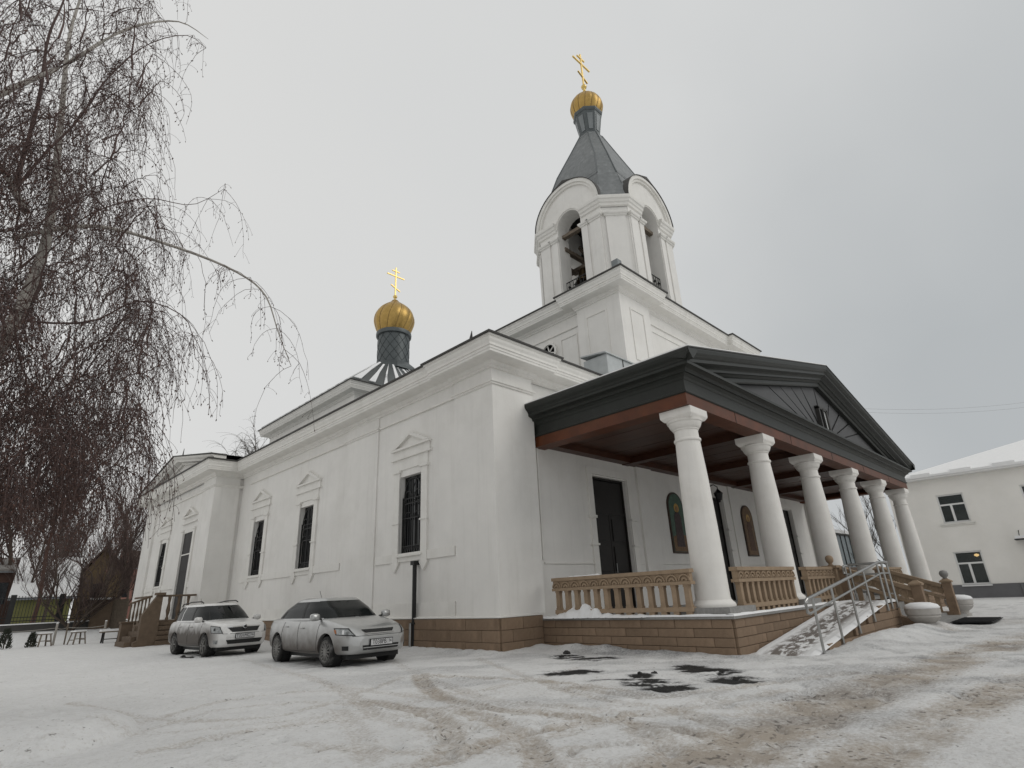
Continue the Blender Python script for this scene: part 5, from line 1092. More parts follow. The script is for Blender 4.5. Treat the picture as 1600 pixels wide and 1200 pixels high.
    def inset(t, which): xr, xf, hw, z = gpar(t); return xr + which[0] * (xf - xr), xr + which[1] * (xf - xr)
    for sg in (-1, 1):
        for (fa, fb) in P['side_win']:
            def f(u, v, fa=fa, fb=fb, sg=sg):
                t_ = .10 + .80 * v; xa = interp([(0, fa[0]), (1, fa[1])], v); xb = interp([(0, fb[0]), (1, fb[1])], v); p = side(xa + (xb - xa) * u, t_); return (p[0], -p[1] * sg, p[2]) if sg > 0 else p
            grid('side_window', f, 14, 8, CGL, root)
        for (fa, fb) in P['pillars']:
            def f2(u, v, fa=fa, fb=fb, sg=sg):
                t_ = .10 + .80 * v; xa = interp([(0, fa[0]), (1, fa[1])], v); xb = interp([(0, fb[0]), (1, fb[1])], v); p = side(xa + (xb - xa) * u, t_, .009); return (p[0], -p[1] * sg, p[2]) if sg > 0 else p
            grid('pillar', f2, 2, 8, BLK, root)
    def ws(u, v):
        t_ = .07 + .85 * v; xr, xf, hw, z = gpar(t_); cx, A = (xr + xf) / 2, (xf - xr) / 2; y = (u * 2 - 1) * hw * .865; return (cx + A * (1 - abs(y / hw) ** ex) ** (1 / ex) + .008, y, z)
    grid('windscreen', ws, 24, 8, CGL, root)
    def rw(u, v):
        t_ = .15 + .7 * v; xr, xf, hw, z = gpar(t_); cx, A = (xr + xf) / 2, (xf - xr) / 2; y = (u * 2 - 1) * hw * .8; return (cx - A * (1 - abs(y / hw) ** ex) ** (1 / ex) - .008, y, z)
    grid('rear_window', rw, 16, 6, CGL, root)
    for sg in (-1, 1):       # wipers
        a = ws(.55 + .0 * sg if sg > 0 else .12, .02); b_ = ws(.93 if sg > 0 else .5, .10); MB().bar((a[0] + .02, a[1], a[2]), (b_[0] + .02, b_[1], b_[2]), .018).build('wiper', BLK, root, local=True)
    # details laid on the body by casting rays at it
    def cast(o, d):
        h = bvh.ray_cast(Vector(o), Vector(d).normalized()); return h
    def patch(name, quad, d, mt_, off=.008, nu=12, nv=6, parent=root, dx=3.0):
        d = np.array(d, float); d /= np.linalg.norm(d); q = [np.array(p, float) for p in quad]
        def f(u, v):
            p = (q[0] * (1 - u) + q[1] * u) * (1 - v) + (q[3] * (1 - u) + q[2] * u) * v; h = cast(p - d * dx, d)
            if h[0] is None: return tuple(p)
            return tuple(np.array(h[0]) - d * off)
        return grid(name, f, nu, nv, mt_, parent)
    for (nm_, quad, d, mk_, off) in P['front']:
        patch(nm_, quad, d, mk_, off)
        if abs(d[1]) > .01: patch(nm_, [(x, -y, z) for x, y, z in quad], (d[0], -d[1], d[2]), mk_, off)
    for sg in (-1, 1):
        for (xa, za, xb, zb2) in P['seams']:
            nn = 10; pts = []
            for k in range(nn + 1):
                x, z = xa + (xb - xa) * k / nn, za + (zb2 - za) * k / nn; h = cast((x, sg * 2, z), (0, -sg, 0))
                if h[0] is not None: pts.append((h[0][0], h[0][1] + sg * .001, h[0][2]))
            if len(pts) > 2: MB().tube(pts, .005, 4).build('door_seam', BLK, root, local=True)
        for (x, z) in P['handles']:
            h = cast((x, sg * 2, z), (0, -sg, 0)); y = h[0][1]; MB().tube([(x - .09, y + sg * .005, z), (x - .07, y + sg * .03, z + .005), (x + .07, y + sg * .03, z + .005), (x + .09, y + sg * .005, z)], .014, 6).build('door_handle', paint, root, local=True)
        # mirror
        mx0, mz = P['mirror']; xr, xf, hw, z = gpar(.12); my = hw + .0
        mi = MB().lathe((mx0, sg * (my + .14), mz), [(.0, -.07), (.06, -.065), (.095, -.02), (.10, .02), (.085, .06), (.0, .065)], 14, axis='x').build('mirror', P['mirror_mat'], root, smooth=True, local=True)
        for v in mi.data.vertices: dy, dz_ = (v.co.y - sg * (my + .14)) / .1, (v.co.z - mz) / .1; v.co.y = sg * (my + .14) + math.copysign(abs(dy) ** .6, dy) * .11; v.co.z = mz + math.copysign(abs(dz_) ** .6, dz_) * .08
        MB().bar((mx0, sg * (my - .03), mz - .05), (mx0, sg * (my + .08), mz - .03), .05, .035).build('mirror_arm', BLK, root, local=True)
        if P.get('rails'):
            a = [(-1.75, 1.405), (-1.65, 1.475), (-.9, 1.525), (-.1, 1.525), (.08, 1.475)]; MB().tube([(x, sg * .525, z) for x, z in a], .018, 6).build('roof_rail', BLK, root, local=True)
    # number plate with its characters
    px_, pz_, tilt = P['plate']; h = cast((px_ + 2, 0, pz_), (-1, 0, 0)); fx = h[0][0] + .035
    pf = MB().box(fx - .02, fx, -.275, .275, pz_ - .07, pz_ + .07).build('number_plate', BLK, root, local=True); MB().box(fx, fx + .004, -.26, .26, pz_ - .056, pz_ + .056).build('plate_sheet', PLATE, pf, local=True)
    MB().box(fx + .004, fx + .006, .145, .149, pz_ - .056, pz_ + .056).build('plate_divider', INK, pf, local=True)
    for s_, size, yy, zz in ((P['reg'][0], .125, -.055, 0), (P['reg'][1], .085, .205, .012)):
        me_ = text_mesh(s_, size); o = bpy.data.objects.new('plate_characters', me_); COL.objects.link(o); me_.materials.clear(); me_.materials.append(INK); o.parent = pf; WL[o.name] = WL[pf.name]
        o.location = (fx + .006, yy, pz_ + zz); o.rotation_euler = (math.radians(90), 0, math.radians(90)); o.scale = (.86, 1.0, 1.0)
    MB().tube([(P['gh']['xr'][2] + .25, 0, P['gh']['z'][2] + .04), (P['gh']['xr'][2] + .12, 0, P['gh']['z'][2] + .22)], .006, 5).build('antenna', BLK, root, local=True)
    return root
F = (-1, 0, 0); CR = (-.75, -.66, 0)
silver = car_paint('silver_paint', (.47, .475, .47), (.085, .066, .053), .6, .34, .86, .85)
P1 = dict(paint=silver, wr=.305, axf=1.30, axr=-1.30, track=.745, spokes=14, crown=.055,
  zt=[(-2.11, .78), (-2.05, .92), (-1.9, 1.0), (-1.2, 1.0), (.6, 1.0), (1.0, .985), (1.5, .90), (1.9, .80), (2.08, .70), (2.15, .60), (2.19, .54)],
  zs=[(-2.11, .66), (-2.05, .85), (-1.9, .93), (-1.2, .93), (.0, .90), (.9, .88), (1.5, .80), (1.9, .71), (2.08, .63), (2.15, .54), (2.19, .48)],
  W=[(-2.11, .60), (-2.04, .74), (-1.85, .82), (-1.3, .862), (0, .868), (1.2, .862), (1.6, .835), (1.9, .77), (2.06, .68), (2.15, .56), (2.19, .44)],
  zb=[(-2.11, .40), (-2.0, .32), (-1.7, .26), (0, .22), (1.6, .23), (2.05, .24), (2.15, .30), (2.19, .36)],
  gh=dict(xr=(-1.98, -1.58, -1.02), xf=(1.12, .72, .28), hw=(.79, .705, .575), z=(.93, 1.17, 1.375)),
  side_win=[((-.02, -.12), (.93, .40)), ((-1.50, -.98), (-.10, -.20))], pillars=[((-.11, -.21), (-.01, -.11))],
  front=[('grille', [(2.2, -.32, .655), (2.2, .32, .655), (2.2, .40, .725), (2.2, -.40, .725)], F, BLK, .012),
         ('grille_surround', [(2.2, -.36, .635), (2.2, .36, .635), (2.2, .36, .656), (2.2, -.36, .656)], F, CHR, .014),
         ('lower_grille', [(2.2, -.42, .325), (2.2, .42, .325), (2.2, .44, .42), (2.2, -.44, .42)], F, BLK, .008),
         ('grille_bar', [(2.2, -.42, .365), (2.2, .42, .365), (2.2, .43, .380), (2.2, -.43, .380)], F, silver, .014),
         ('fog_light_recess', [(1.9, .56, .335), (1.9, .76, .335), (1.9, .76, .42), (1.9, .56, .42)], CR, BLK, .01),
         ('headlight_surround', [(1.85, .36, .610), (1.85, .93, .635), (1.85, 1.02, .775), (1.85, .58, .765)], (-.8, -.6, 0), BLK, .008),
         ('headlight', [(1.85, .41, .628), (1.85, .90, .648), (1.85, .98, .757), (1.85, .60, .745)], (-.8, -.6, 0), LAMP, .014),
         ('headlight_bulb', [(1.85, .68, .65), (1.85, .74, .65), (1.85, .75, .73), (1.85, .69, .73)], (-.8, -.6, 0), CHR, .017),
         ('turn_light', [(1.85, .90, .66), (1.85, .96, .67), (1.85, 1.0, .74), (1.85, .94, .74)], (-.8, -.6, 0), AMB, .017),
         ('bumper_line', [(2.2, -.62, .60), (2.2, .62, .60), (2.2, .62, .607), (2.2, -.62, .607)], F, BLK, .006)],
  seams=[(.88, .30, .93, .86), (-.06, .27, -.10, .90), (-1.02, .62, -.93, .90), (.88, .30, -1.0, .28), (-1.02, .62, -.9, .34)], handles=[(.12, .77), (-.78, .80)], mirror=(.84, 1.0), mirror_mat=silver, plate=(2.2, .465, 0), reg=('T038PB', '56'))
white = car_paint('white_paint', (.74, .735, .72), (.060, .047, .037), .0, .6, 1.0, .95)
P2 = dict(paint=white, wr=.30, axf=1.23, axr=-1.23, track=.705, spokes=0, crown=.05,
  zt=[(-2.08, .72), (-2.04, .92), (-1.9, .98), (-1.2, .98), (.7, 1.0), (1.0, 1.0), (1.5, .95), (1.85, .885), (2.0, .82), (2.08, .70), (2.12, .58)],
  zs=[(-2.08, .62), (-2.04, .86), (-1.9, .92), (-1.2, .92), (.0, .91), (.9, .91), (1.5, .865), (1.85, .80), (2.0, .73), (2.08, .62), (2.12, .50)],
  W=[(-2.08, .62), (-2.03, .74), (-1.85, .795), (-1.3, .818), (0, .821), (1.2, .818), (1.55, .80), (1.85, .75), (2.0, .68), (2.08, .58), (2.12, .46)],
  zb=[(-2.08, .38), (-2.0, .32), (-1.7, .26), (0, .22), (1.5, .23), (1.98, .24), (2.08, .29), (2.12, .36)],
  gh=dict(xr=(-2.05, -1.98, -1.82), xf=(1.13, .72, .28), hw=(.755, .69, .585), z=(.93, 1.19, 1.425)),
  side_win=[((-.02, -.10), (.92, .36)), ((-.98, -1.00), (-.10, -.18)), ((-1.80, -1.66), (-1.06, -1.08))], pillars=[((-.11, -.19), (-.01, -.09)), ((.90, .34), (1.03, .46))], rails=True,
  front=[('grille', [(2.1, -.36, .645), (2.1, .36, .645), (2.1, .46, .765), (2.1, -.46, .765)], F, BLK, .012),
         ('grille_surround', [(2.1, -.48, .765), (2.1, .48, .765), (2.1, .48, .79), (2.1, -.48, .79)], F, CHR, .012),
         ('lower_grille', [(2.1, -.46, .33), (2.1, .46, .33), (2.1, .52, .44), (2.1, -.52, .44)], F, BLK, .010),
         ('fog_light', [(1.85, .60, .345), (1.85, .78, .345), (1.85, .80, .44), (1.85, .58, .44)], CR, LAMP, .01),
         ('headlight_surround', [(1.8, .40, .615), (1.8, .88, .63), (1.8, .98, .835), (1.8, .55, .80)], (-.8, -.6, 0), BLK, .008),
         ('headlight', [(1.8, .43, .63), (1.8, .86, .645), (1.8, .95, .815), (1.8, .57, .785)], (-.8, -.6, 0), LAMP, .014),
         ('headlight_bulb', [(1.8, .70, .69), (1.8, .78, .69), (1.8, .79, .76), (1.8, .71, .76)], (-.8, -.6, 0), BLK, .017),
         ('bumper_line', [(2.1, -.6, .60), (2.1, .6, .60), (2.1, .6, .607), (2.1, -.6, .607)], F, BLK, .006)],
  seams=[(.86, .30, .92, .88), (-.06, .27, -.10, .90), (-1.0, .62, -.95, .90), (.86, .30, -.95, .28), (-1.0, .62, -.88, .34)], handles=[(.12, .80), (-.80, .81)], mirror=(.82, 1.0), mirror_mat=white, plate=(2.1, .535, 0), reg=('T331MC', '56'))
build_car('silver_car', 'dusty silver hatchback with thin-spoked wheels parked beside the church wall', (6.48, 12.17, .0), math.radians(-91.2), P1)
wcar = build_car('white_car', 'dirty white estate car with roof rails parked behind the silver hatchback', (6.08, 18.2, .0), math.radians(-87.6), P2)
MB().lathe((2.10 * 1.0 - .015, 0, .775), [(.062, -.02), (.062, .012), (.045, .02), (.0, .02)], 20, axis='x').build('emblem', CHR, wcar, smooth=True, local=True)
MB().lathe((2.10 * 1.0 - .013, 0, .775), [(.040, .0), (.040, .022), (.0, .022)], 16, axis='x').build('emblem_disc', BLK, wcar, local=True)

# ---------------------------------------------------------------- bare trees
def poly_tubes(polys, n=3):
    """polys: list of (points Nx3, radii N); returns vertex and face arrays of n-sided tubes, all in one pass per length"""
    V = []; F = []; off = 0; by = {}
    for p, r in polys: by.setdefault(len(p), []).append((p, r))
    ang = np.arange(n) * 2 * math.pi / n; ca_, sa_ = np.cos(ang), np.sin(ang)
    for m, lst in by.items():
        P = np.array([p for p, r in lst], float); Rr = np.array([r for p, r in lst], float)
        D = np.gradient(P, axis=1); D /= np.linalg.norm(D, axis=2, keepdims=True) + 1e-9
        up = np.where(np.abs(D[..., 2:3]) < .9, np.array([0.1, .2, 1.0]), np.array([1.0, .1, 0.1])); U = np.cross(D, up); U /= np.linalg.norm(U, axis=2, keepdims=True) + 1e-9; W_ = np.cross(D, U)
        ringv = P[:, :, None, :] + Rr[:, :, None, None] * (ca_[None, None, :, None] * U[:, :, None, :] + sa_[None, None, :, None] * W_[:, :, None, :])
        V.append(ringv.reshape(-1, 3)); id_ = np.arange(len(lst) * m * n).reshape(len(lst), m, n) + off; off += len(lst) * m * n
        a = id_[:, :-1, :]; b_ = id_[:, 1:, :]; F.append(np.stack([a, np.roll(a, -1, 2), np.roll(b_, -1, 2), b_], -1).reshape(-1, 4))
    return np.concatenate(V), np.concatenate(F)
def mesh_np(name, V, F, material, parent, smooth=True):
    me_ = bpy.data.meshes.new(name); V = (V - WL[parent.name]) * K
    me_.vertices.add(len(V)); me_.vertices.foreach_set('co', V.ravel().astype(np.float32)); me_.loops.add(F.size); me_.loops.foreach_set('vertex_index', F.ravel().astype(np.int32))
    me_.polygons.add(len(F)); me_.polygons.foreach_set('loop_start', np.arange(0, F.size, F.shape[1], dtype=np.int32)); me_.polygons.foreach_set('use_smooth', np.full(len(F), smooth)); me_.update()
    me_.materials.append(material); o = bpy.data.objects.new(name, me_); COL.objects.link(o); o.parent = parent; WL[o.name] = WL[parent.name]; return o
BARK = mat('birch_bark', (.40, .375, .34), .85, var=.2, scale=3, bump=.3, bscale=25, stain=(.05, .045, .04), stain_scale=5, stain_amt=.9)
TWIG = mat('birch_twig', (.090, .058, .052), .8, var=.35, scale=2)
CATK = mat('birch_catkin', (.085, .048, .038), .9, var=.4, scale=4)
TWIG2 = mat('shrub_twig', (.085, .058, .05), .85, var=.3, scale=1)
TWIG3 = mat('grey_twig', (.11, .10, .09), .85, var=.3, scale=1)
TRNK = mat('dark_trunk', (.075, .058, .045), .9, var=.3, scale=5, bump=.3, bscale=20)
birch = thing('birch_tree', 'weeping birch with hanging bare twigs and catkins filling the left edge', 'tree', (-.75, 9.2, 0))
def spl(P, n):
    P = np.array(P, float); t = np.linspace(0, len(P) - 1, n); o = []
    for q in t:
        i = min(int(q), len(P) - 2); f = q - i; a, b_, c, d = P[max(i - 1, 0)], P[i], P[i + 1], P[min(i + 2, len(P) - 1)]
        o.append(.5 * (2 * b_ + (c - a) * f + (2 * a - 5 * b_ + 4 * c - d) * f * f + (3 * b_ - a - 3 * c + d) * f ** 3))
    return np.array(o)
R_ = np.random.RandomState(5)
limbs = []       # (points, r0, r1)
limbs.append((spl([(-.75, 9.2, -.05), (-.5, 9.1, 2.0), (-.08, 9.0, 4.1), (.06, 9.0, 5.0), (.10, 9.1, 6.2), (-.12, 9.3, 8.2), (-.35, 9.4, 10.2), (-.3, 9.5, 12.2)], 30), .13, .006))
limbs.append((spl([(-.62, 9.15, 1.2), (-1.15, 9.35, 4.0), (-1.45, 9.2, 6.4), (-.85, 9.0, 7.9), (-.28, 9.0, 9.0), (.30, 9.0, 10.3), (.95, 8.9, 11.0), (1.45, 8.8, 10.9)], 30), .065, .003))
def pxl(lst, D): return [dp(x, y, d_) for (x, y), d_ in zip(lst, D)]
limbs.append((spl(pxl([(20, 372), (110, 355), (180, 358), (300, 395), (375, 428), (415, 462), (435, 520), (455, 572)], [9.0, 9, 8.95, 8.9, 8.85, 8.8, 8.8, 8.8]), 26), .033, .004))
limbs.append((spl(pxl([(28, 500), (90, 505), (150, 500), (220, 470), (290, 498), (305, 560)], [9, 8.8, 8.6, 8.5, 8.4, 8.4]), 18), .016, .004))
limbs.append((spl(pxl([(20, 300), (70, 240), (120, 190), (170, 120), (230, 70), (290, 55), (322, 75)], [9.2, 9, 8.9, 8.8, 8.8, 8.7, 8.7]), 20), .02, .003))
limbs.append((spl(pxl([(-60, 640), (0, 655), (50, 640), (110, 560), (180, 530), (240, 560)], [9.1, 9.0, 8.8, 8.6, 8.5, 8.5]), 18), .02, .004))
limbs.append((spl(pxl([(30, 420), (80, 380), (150, 330), (230, 310), (300, 320), (350, 295)], [9, 9.2, 9.4, 9.6, 9.8, 9.8]), 18), .016, .003))
limbs.append((spl(pxl([(40, 330), (0, 260), (-60, 200), (-120, 150)], [9, 9.4, 9.8, 10]), 12), .05, .01))
limbs.append((spl(pxl([(20, 300), (60, 160), (75, 60), (100, 0), (130, -90)], [9.3, 9.3, 9.2, 9.2, 9.2]), 14), .032, .006))
nodes = np.concatenate([l[0] for l in limbs[:2]] + [l[0][:] for l in limbs[2:]]); nodes = nodes[nodes[:, 2] > 3.2]
# crown: twig clusters spread through the crown's volume, each joined to the nearest limb
xmax = [(-100, 285), (0, 300), (90, 300), (150, 270), (240, 250), (330, 262), (400, 285), (520, 285), (640, 290), (720, 255), (770, 190), (800, 130)]
branches = []; clusters = []
cand = []
while len(cand) < 720:
    y = R_.uniform(-120, 800); xm_ = interp(xmax, y); x = R_.uniform(-170, xm_); d_ = R_.uniform(7.3, 11.2)
    edge = np.clip((xm_ - x) / 60, .25, 1)
    if y < 130 and R_.rand() < .35: continue
    if R_.rand() < edge: cand.append(dp(x, y, d_))
cand = sorted(cand, key=lambda p: math.hypot(p[0] - .1, p[1] - 9.0) + .12 * abs(p[2] - 7))
nodes = list(nodes)
for p in cand:
    Q = np.array(nodes); d_ = np.linalg.norm(Q - p, axis=1) + .5 * np.clip(Q[:, 2] - p[2], -2, .6); k = int(np.argmin(d_)); q = Q[k]; Ln = np.linalg.norm(p - q)
    n = 8; t = np.linspace(0, 1, n)[:, None]; mid = (p + q) / 2 + np.array([0, 0, .18 * Ln]) + R_.normal(0, .06 * Ln, 3)
    pts = (1 - t) ** 2 * q + 2 * t * (1 - t) * mid + t * t * p + R_.normal(0, .012, (n, 3)) * (t * (1 - t) * 4)
    r0 = min(.022, .006 + .008 * Ln); branches.append((pts, np.linspace(r0, .0045, n)))
    nodes += [pts[3], pts[5], pts[7]]; clusters.append((p, p - q)); clusters.append((pts[4], p - q))
for l in limbs[2:7]:
    for q in l[0][5::2]: clusters.append((q, np.array([0, 0, -1.])))
V, F_ = poly_tubes([(l[0], np.linspace(l[1], l[2], len(l[0]))) for l in limbs[:1]], 10); mesh_np('trunk', V, F_, BARK, birch)
for l in limbs[1:]:
    V, F_ = poly_tubes([(l[0], np.linspace(l[1], l[2], len(l[0])))], 8); mesh_np('limb', V, F_, BARK if l[1] > .032 else TWIG, birch)
strands = []; cat_p = []
for c, dr in clusters:
    ns = int(R_.choice([1, 2, 3, 5, 9], p=[.2, .25, .25, .15, .15]))
    h = np.array([dr[0], dr[1], 0]); h = h / (np.linalg.norm(h) + 1e-6)
    for s_ in range(ns):
        a = R_.uniform(0, 2 * math.pi); d0 = np.array([math.cos(a), math.sin(a), R_.uniform(-.3, .5)]) * .7 + h * .45; Ln = R_.uniform(.55, 1.5) * (1.0 if c[2] > 3 else .7); n = 10; st = Ln / (n - 1); pts = [c]; v = d0 / np.linalg.norm(d0)
        for k in range(n - 1):
            v = v + np.array([0, 0, -.40]) + R_.normal(0, .12, 3); v /= np.linalg.norm(v); pts.append(pts[-1] + v * st)
        pts = np.array(pts)
        if pts[-1][2] < 1.2: continue
        strands.append((pts, np.linspace(.0042, .0020, n)))
        for k in range(R_.randint(3, 6)):
            i = R_.randint(2, n - 1); q = pts[i]; a = R_.uniform(0, 2 * math.pi); vv_ = np.array([math.cos(a) * .6, math.sin(a) * .6, R_.uniform(-.8, .1)]); L2 = R_.uniform(.08, .28)
            m = 4; tt_ = np.linspace(0, 1, m)[:, None]; sp2 = q + vv_ * L2 * tt_ + np.array([0, 0, -.35 * L2]) * tt_ ** 2; strands.append((sp2, np.full(m, .0020)))
            if R_.rand() < .95: cat_p.append(sp2[-1])
        for k in range(4): cat_p.append(pts[R_.randint(3, n)] + R_.normal(0, .01, 3))
print('birch', len(clusters), len(strands), len(cat_p))
V, F_ = poly_tubes(branches, 4); mesh_np('branches', V, F_, TWIG, birch)['kind'] = 'stuff'
V, F_ = poly_tubes(strands, 3); mesh_np('hanging_twigs', V, F_, TWIG, birch)['kind'] = 'stuff'
cp = np.array(cat_p); nC = len(cp); ax_ = R_.normal(0, .5, (nC, 3)); ax_[:, 2] = -1; ax_ /= np.linalg.norm(ax_, axis=1, keepdims=True); sd = np.cross(ax_, [0.3, 1, 0.2]); sd /= np.linalg.norm(sd, axis=1, keepdims=True); sd2 = np.cross(ax_, sd)
LnC = R_.uniform(.022, .055, (nC, 1)); wC = R_.uniform(.005, .010, (nC, 1))
Vc = np.stack([cp, cp + ax_ * LnC * .45 + sd * wC, cp + ax_ * LnC * .45 - sd * wC * .6 + sd2 * wC, cp + ax_ * LnC * .45 - sd * wC * .6 - sd2 * wC, cp + ax_ * LnC], 1).reshape(-1, 3); b0 = np.arange(nC)[:, None] * 5
Fc = np.concatenate([b0 + np.array(f) for f in ((0, 1, 2), (0, 2, 3), (0, 3, 1), (4, 2, 1), (4, 3, 2), (4, 1, 3))]); mesh_np('catkins', Vc, Fc, CATK, birch)['kind'] = 'stuff'

def bare_tree(name, label, base_, h, spread, seed, tmat, wmat, group, droop=0.0, dens=1.0, trunk_r=.1, multi=1, low=.25, lean=(0, 0)):
    rr = np.random.RandomState(seed); root = thing(name, label, 'tree' if h > 2.6 else 'shrub', base_, 0, group); B0 = np.array(base_, float); tr_ = []; tw = []
    def grow(p, d, Ln, r, lvl):
        n = 6; pts = [p]; v = d
        for k in range(n - 1):
            v = v + rr.normal(0, .12, 3) + np.array([0, 0, .06 - droop * (lvl >= 2)]); v /= np.linalg.norm(v); pts.append(pts[-1] + v * Ln / (n - 1))
        pts = np.array(pts); (tr_ if lvl == 0 else tw).append((pts, np.linspace(r, r * .45, n)))
        if lvl >= 3: return
        for k in range(int((7, 6, 5)[lvl] * dens)):
            i = rr.randint(1 if lvl else int(low * 5) + 1, n); a = rr.uniform(0, 2 * math.pi); s_ = rr.uniform(.5, 1.1) * spread; nd = v * .75 + np.array([math.cos(a) * s_, math.sin(a) * s_, rr.uniform(.0, .5)]); nd /= np.linalg.norm(nd); grow(pts[i], nd, Ln * rr.uniform(.38, .62), max(.006, r * .42), lvl + 1)
    for m_ in range(multi):
        d = np.array([rr.normal(0, .12 * multi) + lean[0], rr.normal(0, .12 * multi) + lean[1], 1.0]); d /= np.linalg.norm(d); grow(B0 + np.array([rr.normal(0, .08), rr.normal(0, .08), -.1]), d, h * .62, trunk_r / math.sqrt(multi), 0)
    for p_, r_ in tr_: mesh_np('trunk', *poly_tubes([(p_, r_)], 7), tmat, root)
    mesh_np('crown', *poly_tubes(tw, 3), wmat, root)['kind'] = 'stuff'
    return root
def gpos(px_, D): q = dp(px_, 950, D); return (q[0], q[1], gz(q[0], q[1]))
GL = 'bare trees behind the left fence'
bare_tree('bare_tree', 'many-stemmed bare shrub tree by the fence, right of the wooden stools', gpos(117, 40), 5.2, .8, 21, TRNK, TWIG2, GL, dens=1.3, trunk_r=.16, multi=6, low=.1)
bare_tree('bare_tree', 'tall bare tree with reddish trunk at the far left behind the fence', gpos(52, 46), 13, .55, 22, mat('pine_bark', (.085, .045, .035), .9, var=.3, scale=4), TWIG2, GL, dens=1.5, trunk_r=.13, low=.5, lean=(.12, -.05))
bare_tree('bare_tree', 'bare purple-brown tree close to the end wall of the church', gpos(178, 46), 8, .7, 23, TRNK, TWIG2, GL, dens=1.6, trunk_r=.13, low=.2)
bare_tree('bare_tree', 'slender bare tree between the shrub tree and the church', gpos(150, 52), 10, .6, 24, TRNK, TWIG2, GL, dens=1.6, trunk_r=.14, low=.2)
bare_tree('bare_tree', 'bare tree rising behind the snowy shed roof', gpos(85, 58), 9, .7, 25, TRNK, TWIG3, GL, dens=1.6, trunk_r=.15, low=.2)
bare_tree('bare_tree', 'bare tree at the left picture edge behind the brick-red roof', gpos(8, 60), 14, .6, 26, TRNK, TWIG2, GL, dens=1.6, trunk_r=.2, low=.2)
bare_tree('bare_tree', 'bare tree half hidden by the left end of the church', gpos(206, 60), 9, .6, 27, TRNK, TWIG2, GL, dens=1.6, trunk_r=.14, low=.2)
bare_tree('bare_tree', 'low spreading bare tree just left of the brown gate pillar', gpos(138, 44), 5, .9, 28, TRNK, TWIG2, GL, dens=1.3, trunk_r=.1, low=.1)
for k, (px_, D, h) in enumerate(((-30, 50, 11), (30, 54, 10), (70, 50, 8), (100, 64, 11), (130, 58, 9), (165, 66, 10), (192, 54, 7.5))):
    bare_tree('bare_tree', ('bare tree leaning in from the left picture edge', 'bare tree above the yellow-green house', 'thin bare tree between fence and snowy roof', 'bare tree behind the ridge of the snowy roof', 'bare tree in front of the brown roof', 'tall bare tree behind the ochre house', 'bare tree beside the timber gate')[k], gpos(px_, D), h, .6, 40 + k, TRNK, TWIG2, GL, dens=1.6, trunk_r=.1, low=.1)
GB = 'weeping trees showing above the side roof'
for px_, D, h, lb in ((378, 62, 17.6, 'taller drooping tree top showing above the church eaves'), (352, 66, 17.3, 'small dark tree top showing above the church eaves'), (324, 70, 17.2, 'thin pale tree top showing above the side pediment')):
    q = dp(px_, 900, D); bare_tree('distant_tree', lb, (q[0], q[1], gz(q[0], q[1])), h, .45, int(px_), TRNK, TWIG3, GB, droop=.30, dens=1.7, trunk_r=.2, low=.5)
GR = 'bare trees seen between the columns'
for (x, y, h, lb) in ((45, 15.6, 6.5, 'pale bare tree seen between the third and fourth columns'), (40.5, 9.9, 6.2, 'dense dark bare tree seen between the fourth and fifth columns'), (41.5, 9.0, 6.8, 'dark bare tree seen between the last two columns')):
    bare_tree('courtyard_tree', lb, (x, y, 0), h, .6, int(x * 10), TRNK, TWIG3, GR, dens=1.25, trunk_r=.09, low=.15)

# ---------------------------------------------------------------- yard edge on the left: fence, houses, stools
fa, fb = dp(-45, 950, 40.5), dp(146, 950, 40.5); fa[2] = fb[2] = 0
fn = thing('metal_fence', 'black metal picket fence on a low snow-topped base wall at the left', 'fence', (fa[0], fa[1], 0))
dv = (fb - fa) / np.linalg.norm(fb - fa); nv = np.array([dv[1], -dv[0], 0]); Lf = np.linalg.norm(fb - fa); zf = .45
def fslab(u0, u1, w_, z0, z1): q = [fa + dv * u0 + nv * w_, fa + dv * u1 + nv * w_, fa + dv * u1 - nv * w_, fa + dv * u0 - nv * w_]; return MB().prism([(p[0], p[1], z0) for p in q], (0, 0, z1 - z0))
fslab(0, Lf, .15, .0, zf + .42).build('base_wall', mat('dark_wall', (.06, .058, .055), .9, var=.2), fn); fslab(0, Lf, .17, zf + .42, zf + .47).build('wall_snow', SNOW, fn)
pk = MB()
for k in range(int(Lf / .13)):
    p = fa + dv * (.06 + .13 * k); pk.bar((p[0], p[1], zf + .45), (p[0], p[1], zf + 1.82), .022)
tag(pk.build('pickets', IRON, fn), kind='stuff')
for z in (zf + .58, zf + .75, zf + 1.7): fslab(0, Lf, .02, z, z + .04).build('rail', IRON, fn)
for u in (1.42, 3.45, 4.9): fslab(u, u + .24, .12, .2, zf + 1.88).build('post', IRON, fn)
gpil = thing('gate_pillar', 'tan stone gate pillar at the right end of the fence', 'pillar', (*dp(158, 950, 40.5)[:2], .3)); q = dp(158, 950, 40.5); MB().box(q[0] - .45, q[0] + .45, q[1] - .3, q[1] + .3, .2, 1.95).build('shaft', BRN, gpil); MB().box(q[0] - .52, q[0] + .52, q[1] - .37, q[1] + .37, 1.95, 2.05).build('cap', SNOW, gpil)
gt = thing('timber_gate', 'dark timber gate of upright boards between pillar and church', 'gate', (*dp(182, 950, 40.5)[:2], .3))
for k in range(12): q = dp(170 + k * 2.6, 950, 40.6); MB().box(q[0] - .045, q[0] + .045, q[1] - .03, q[1] + .03, .35, 1.95).build('board', WOODG, gt)
q, q2 = dp(168, 950, 40.7), dp(203, 950, 40.7)
for z in (.8, 1.6): MB().bar((q[0], q[1] + .1, z), (q2[0], q2[1] + .1, z), .06).build('rail', WOODG, gt)
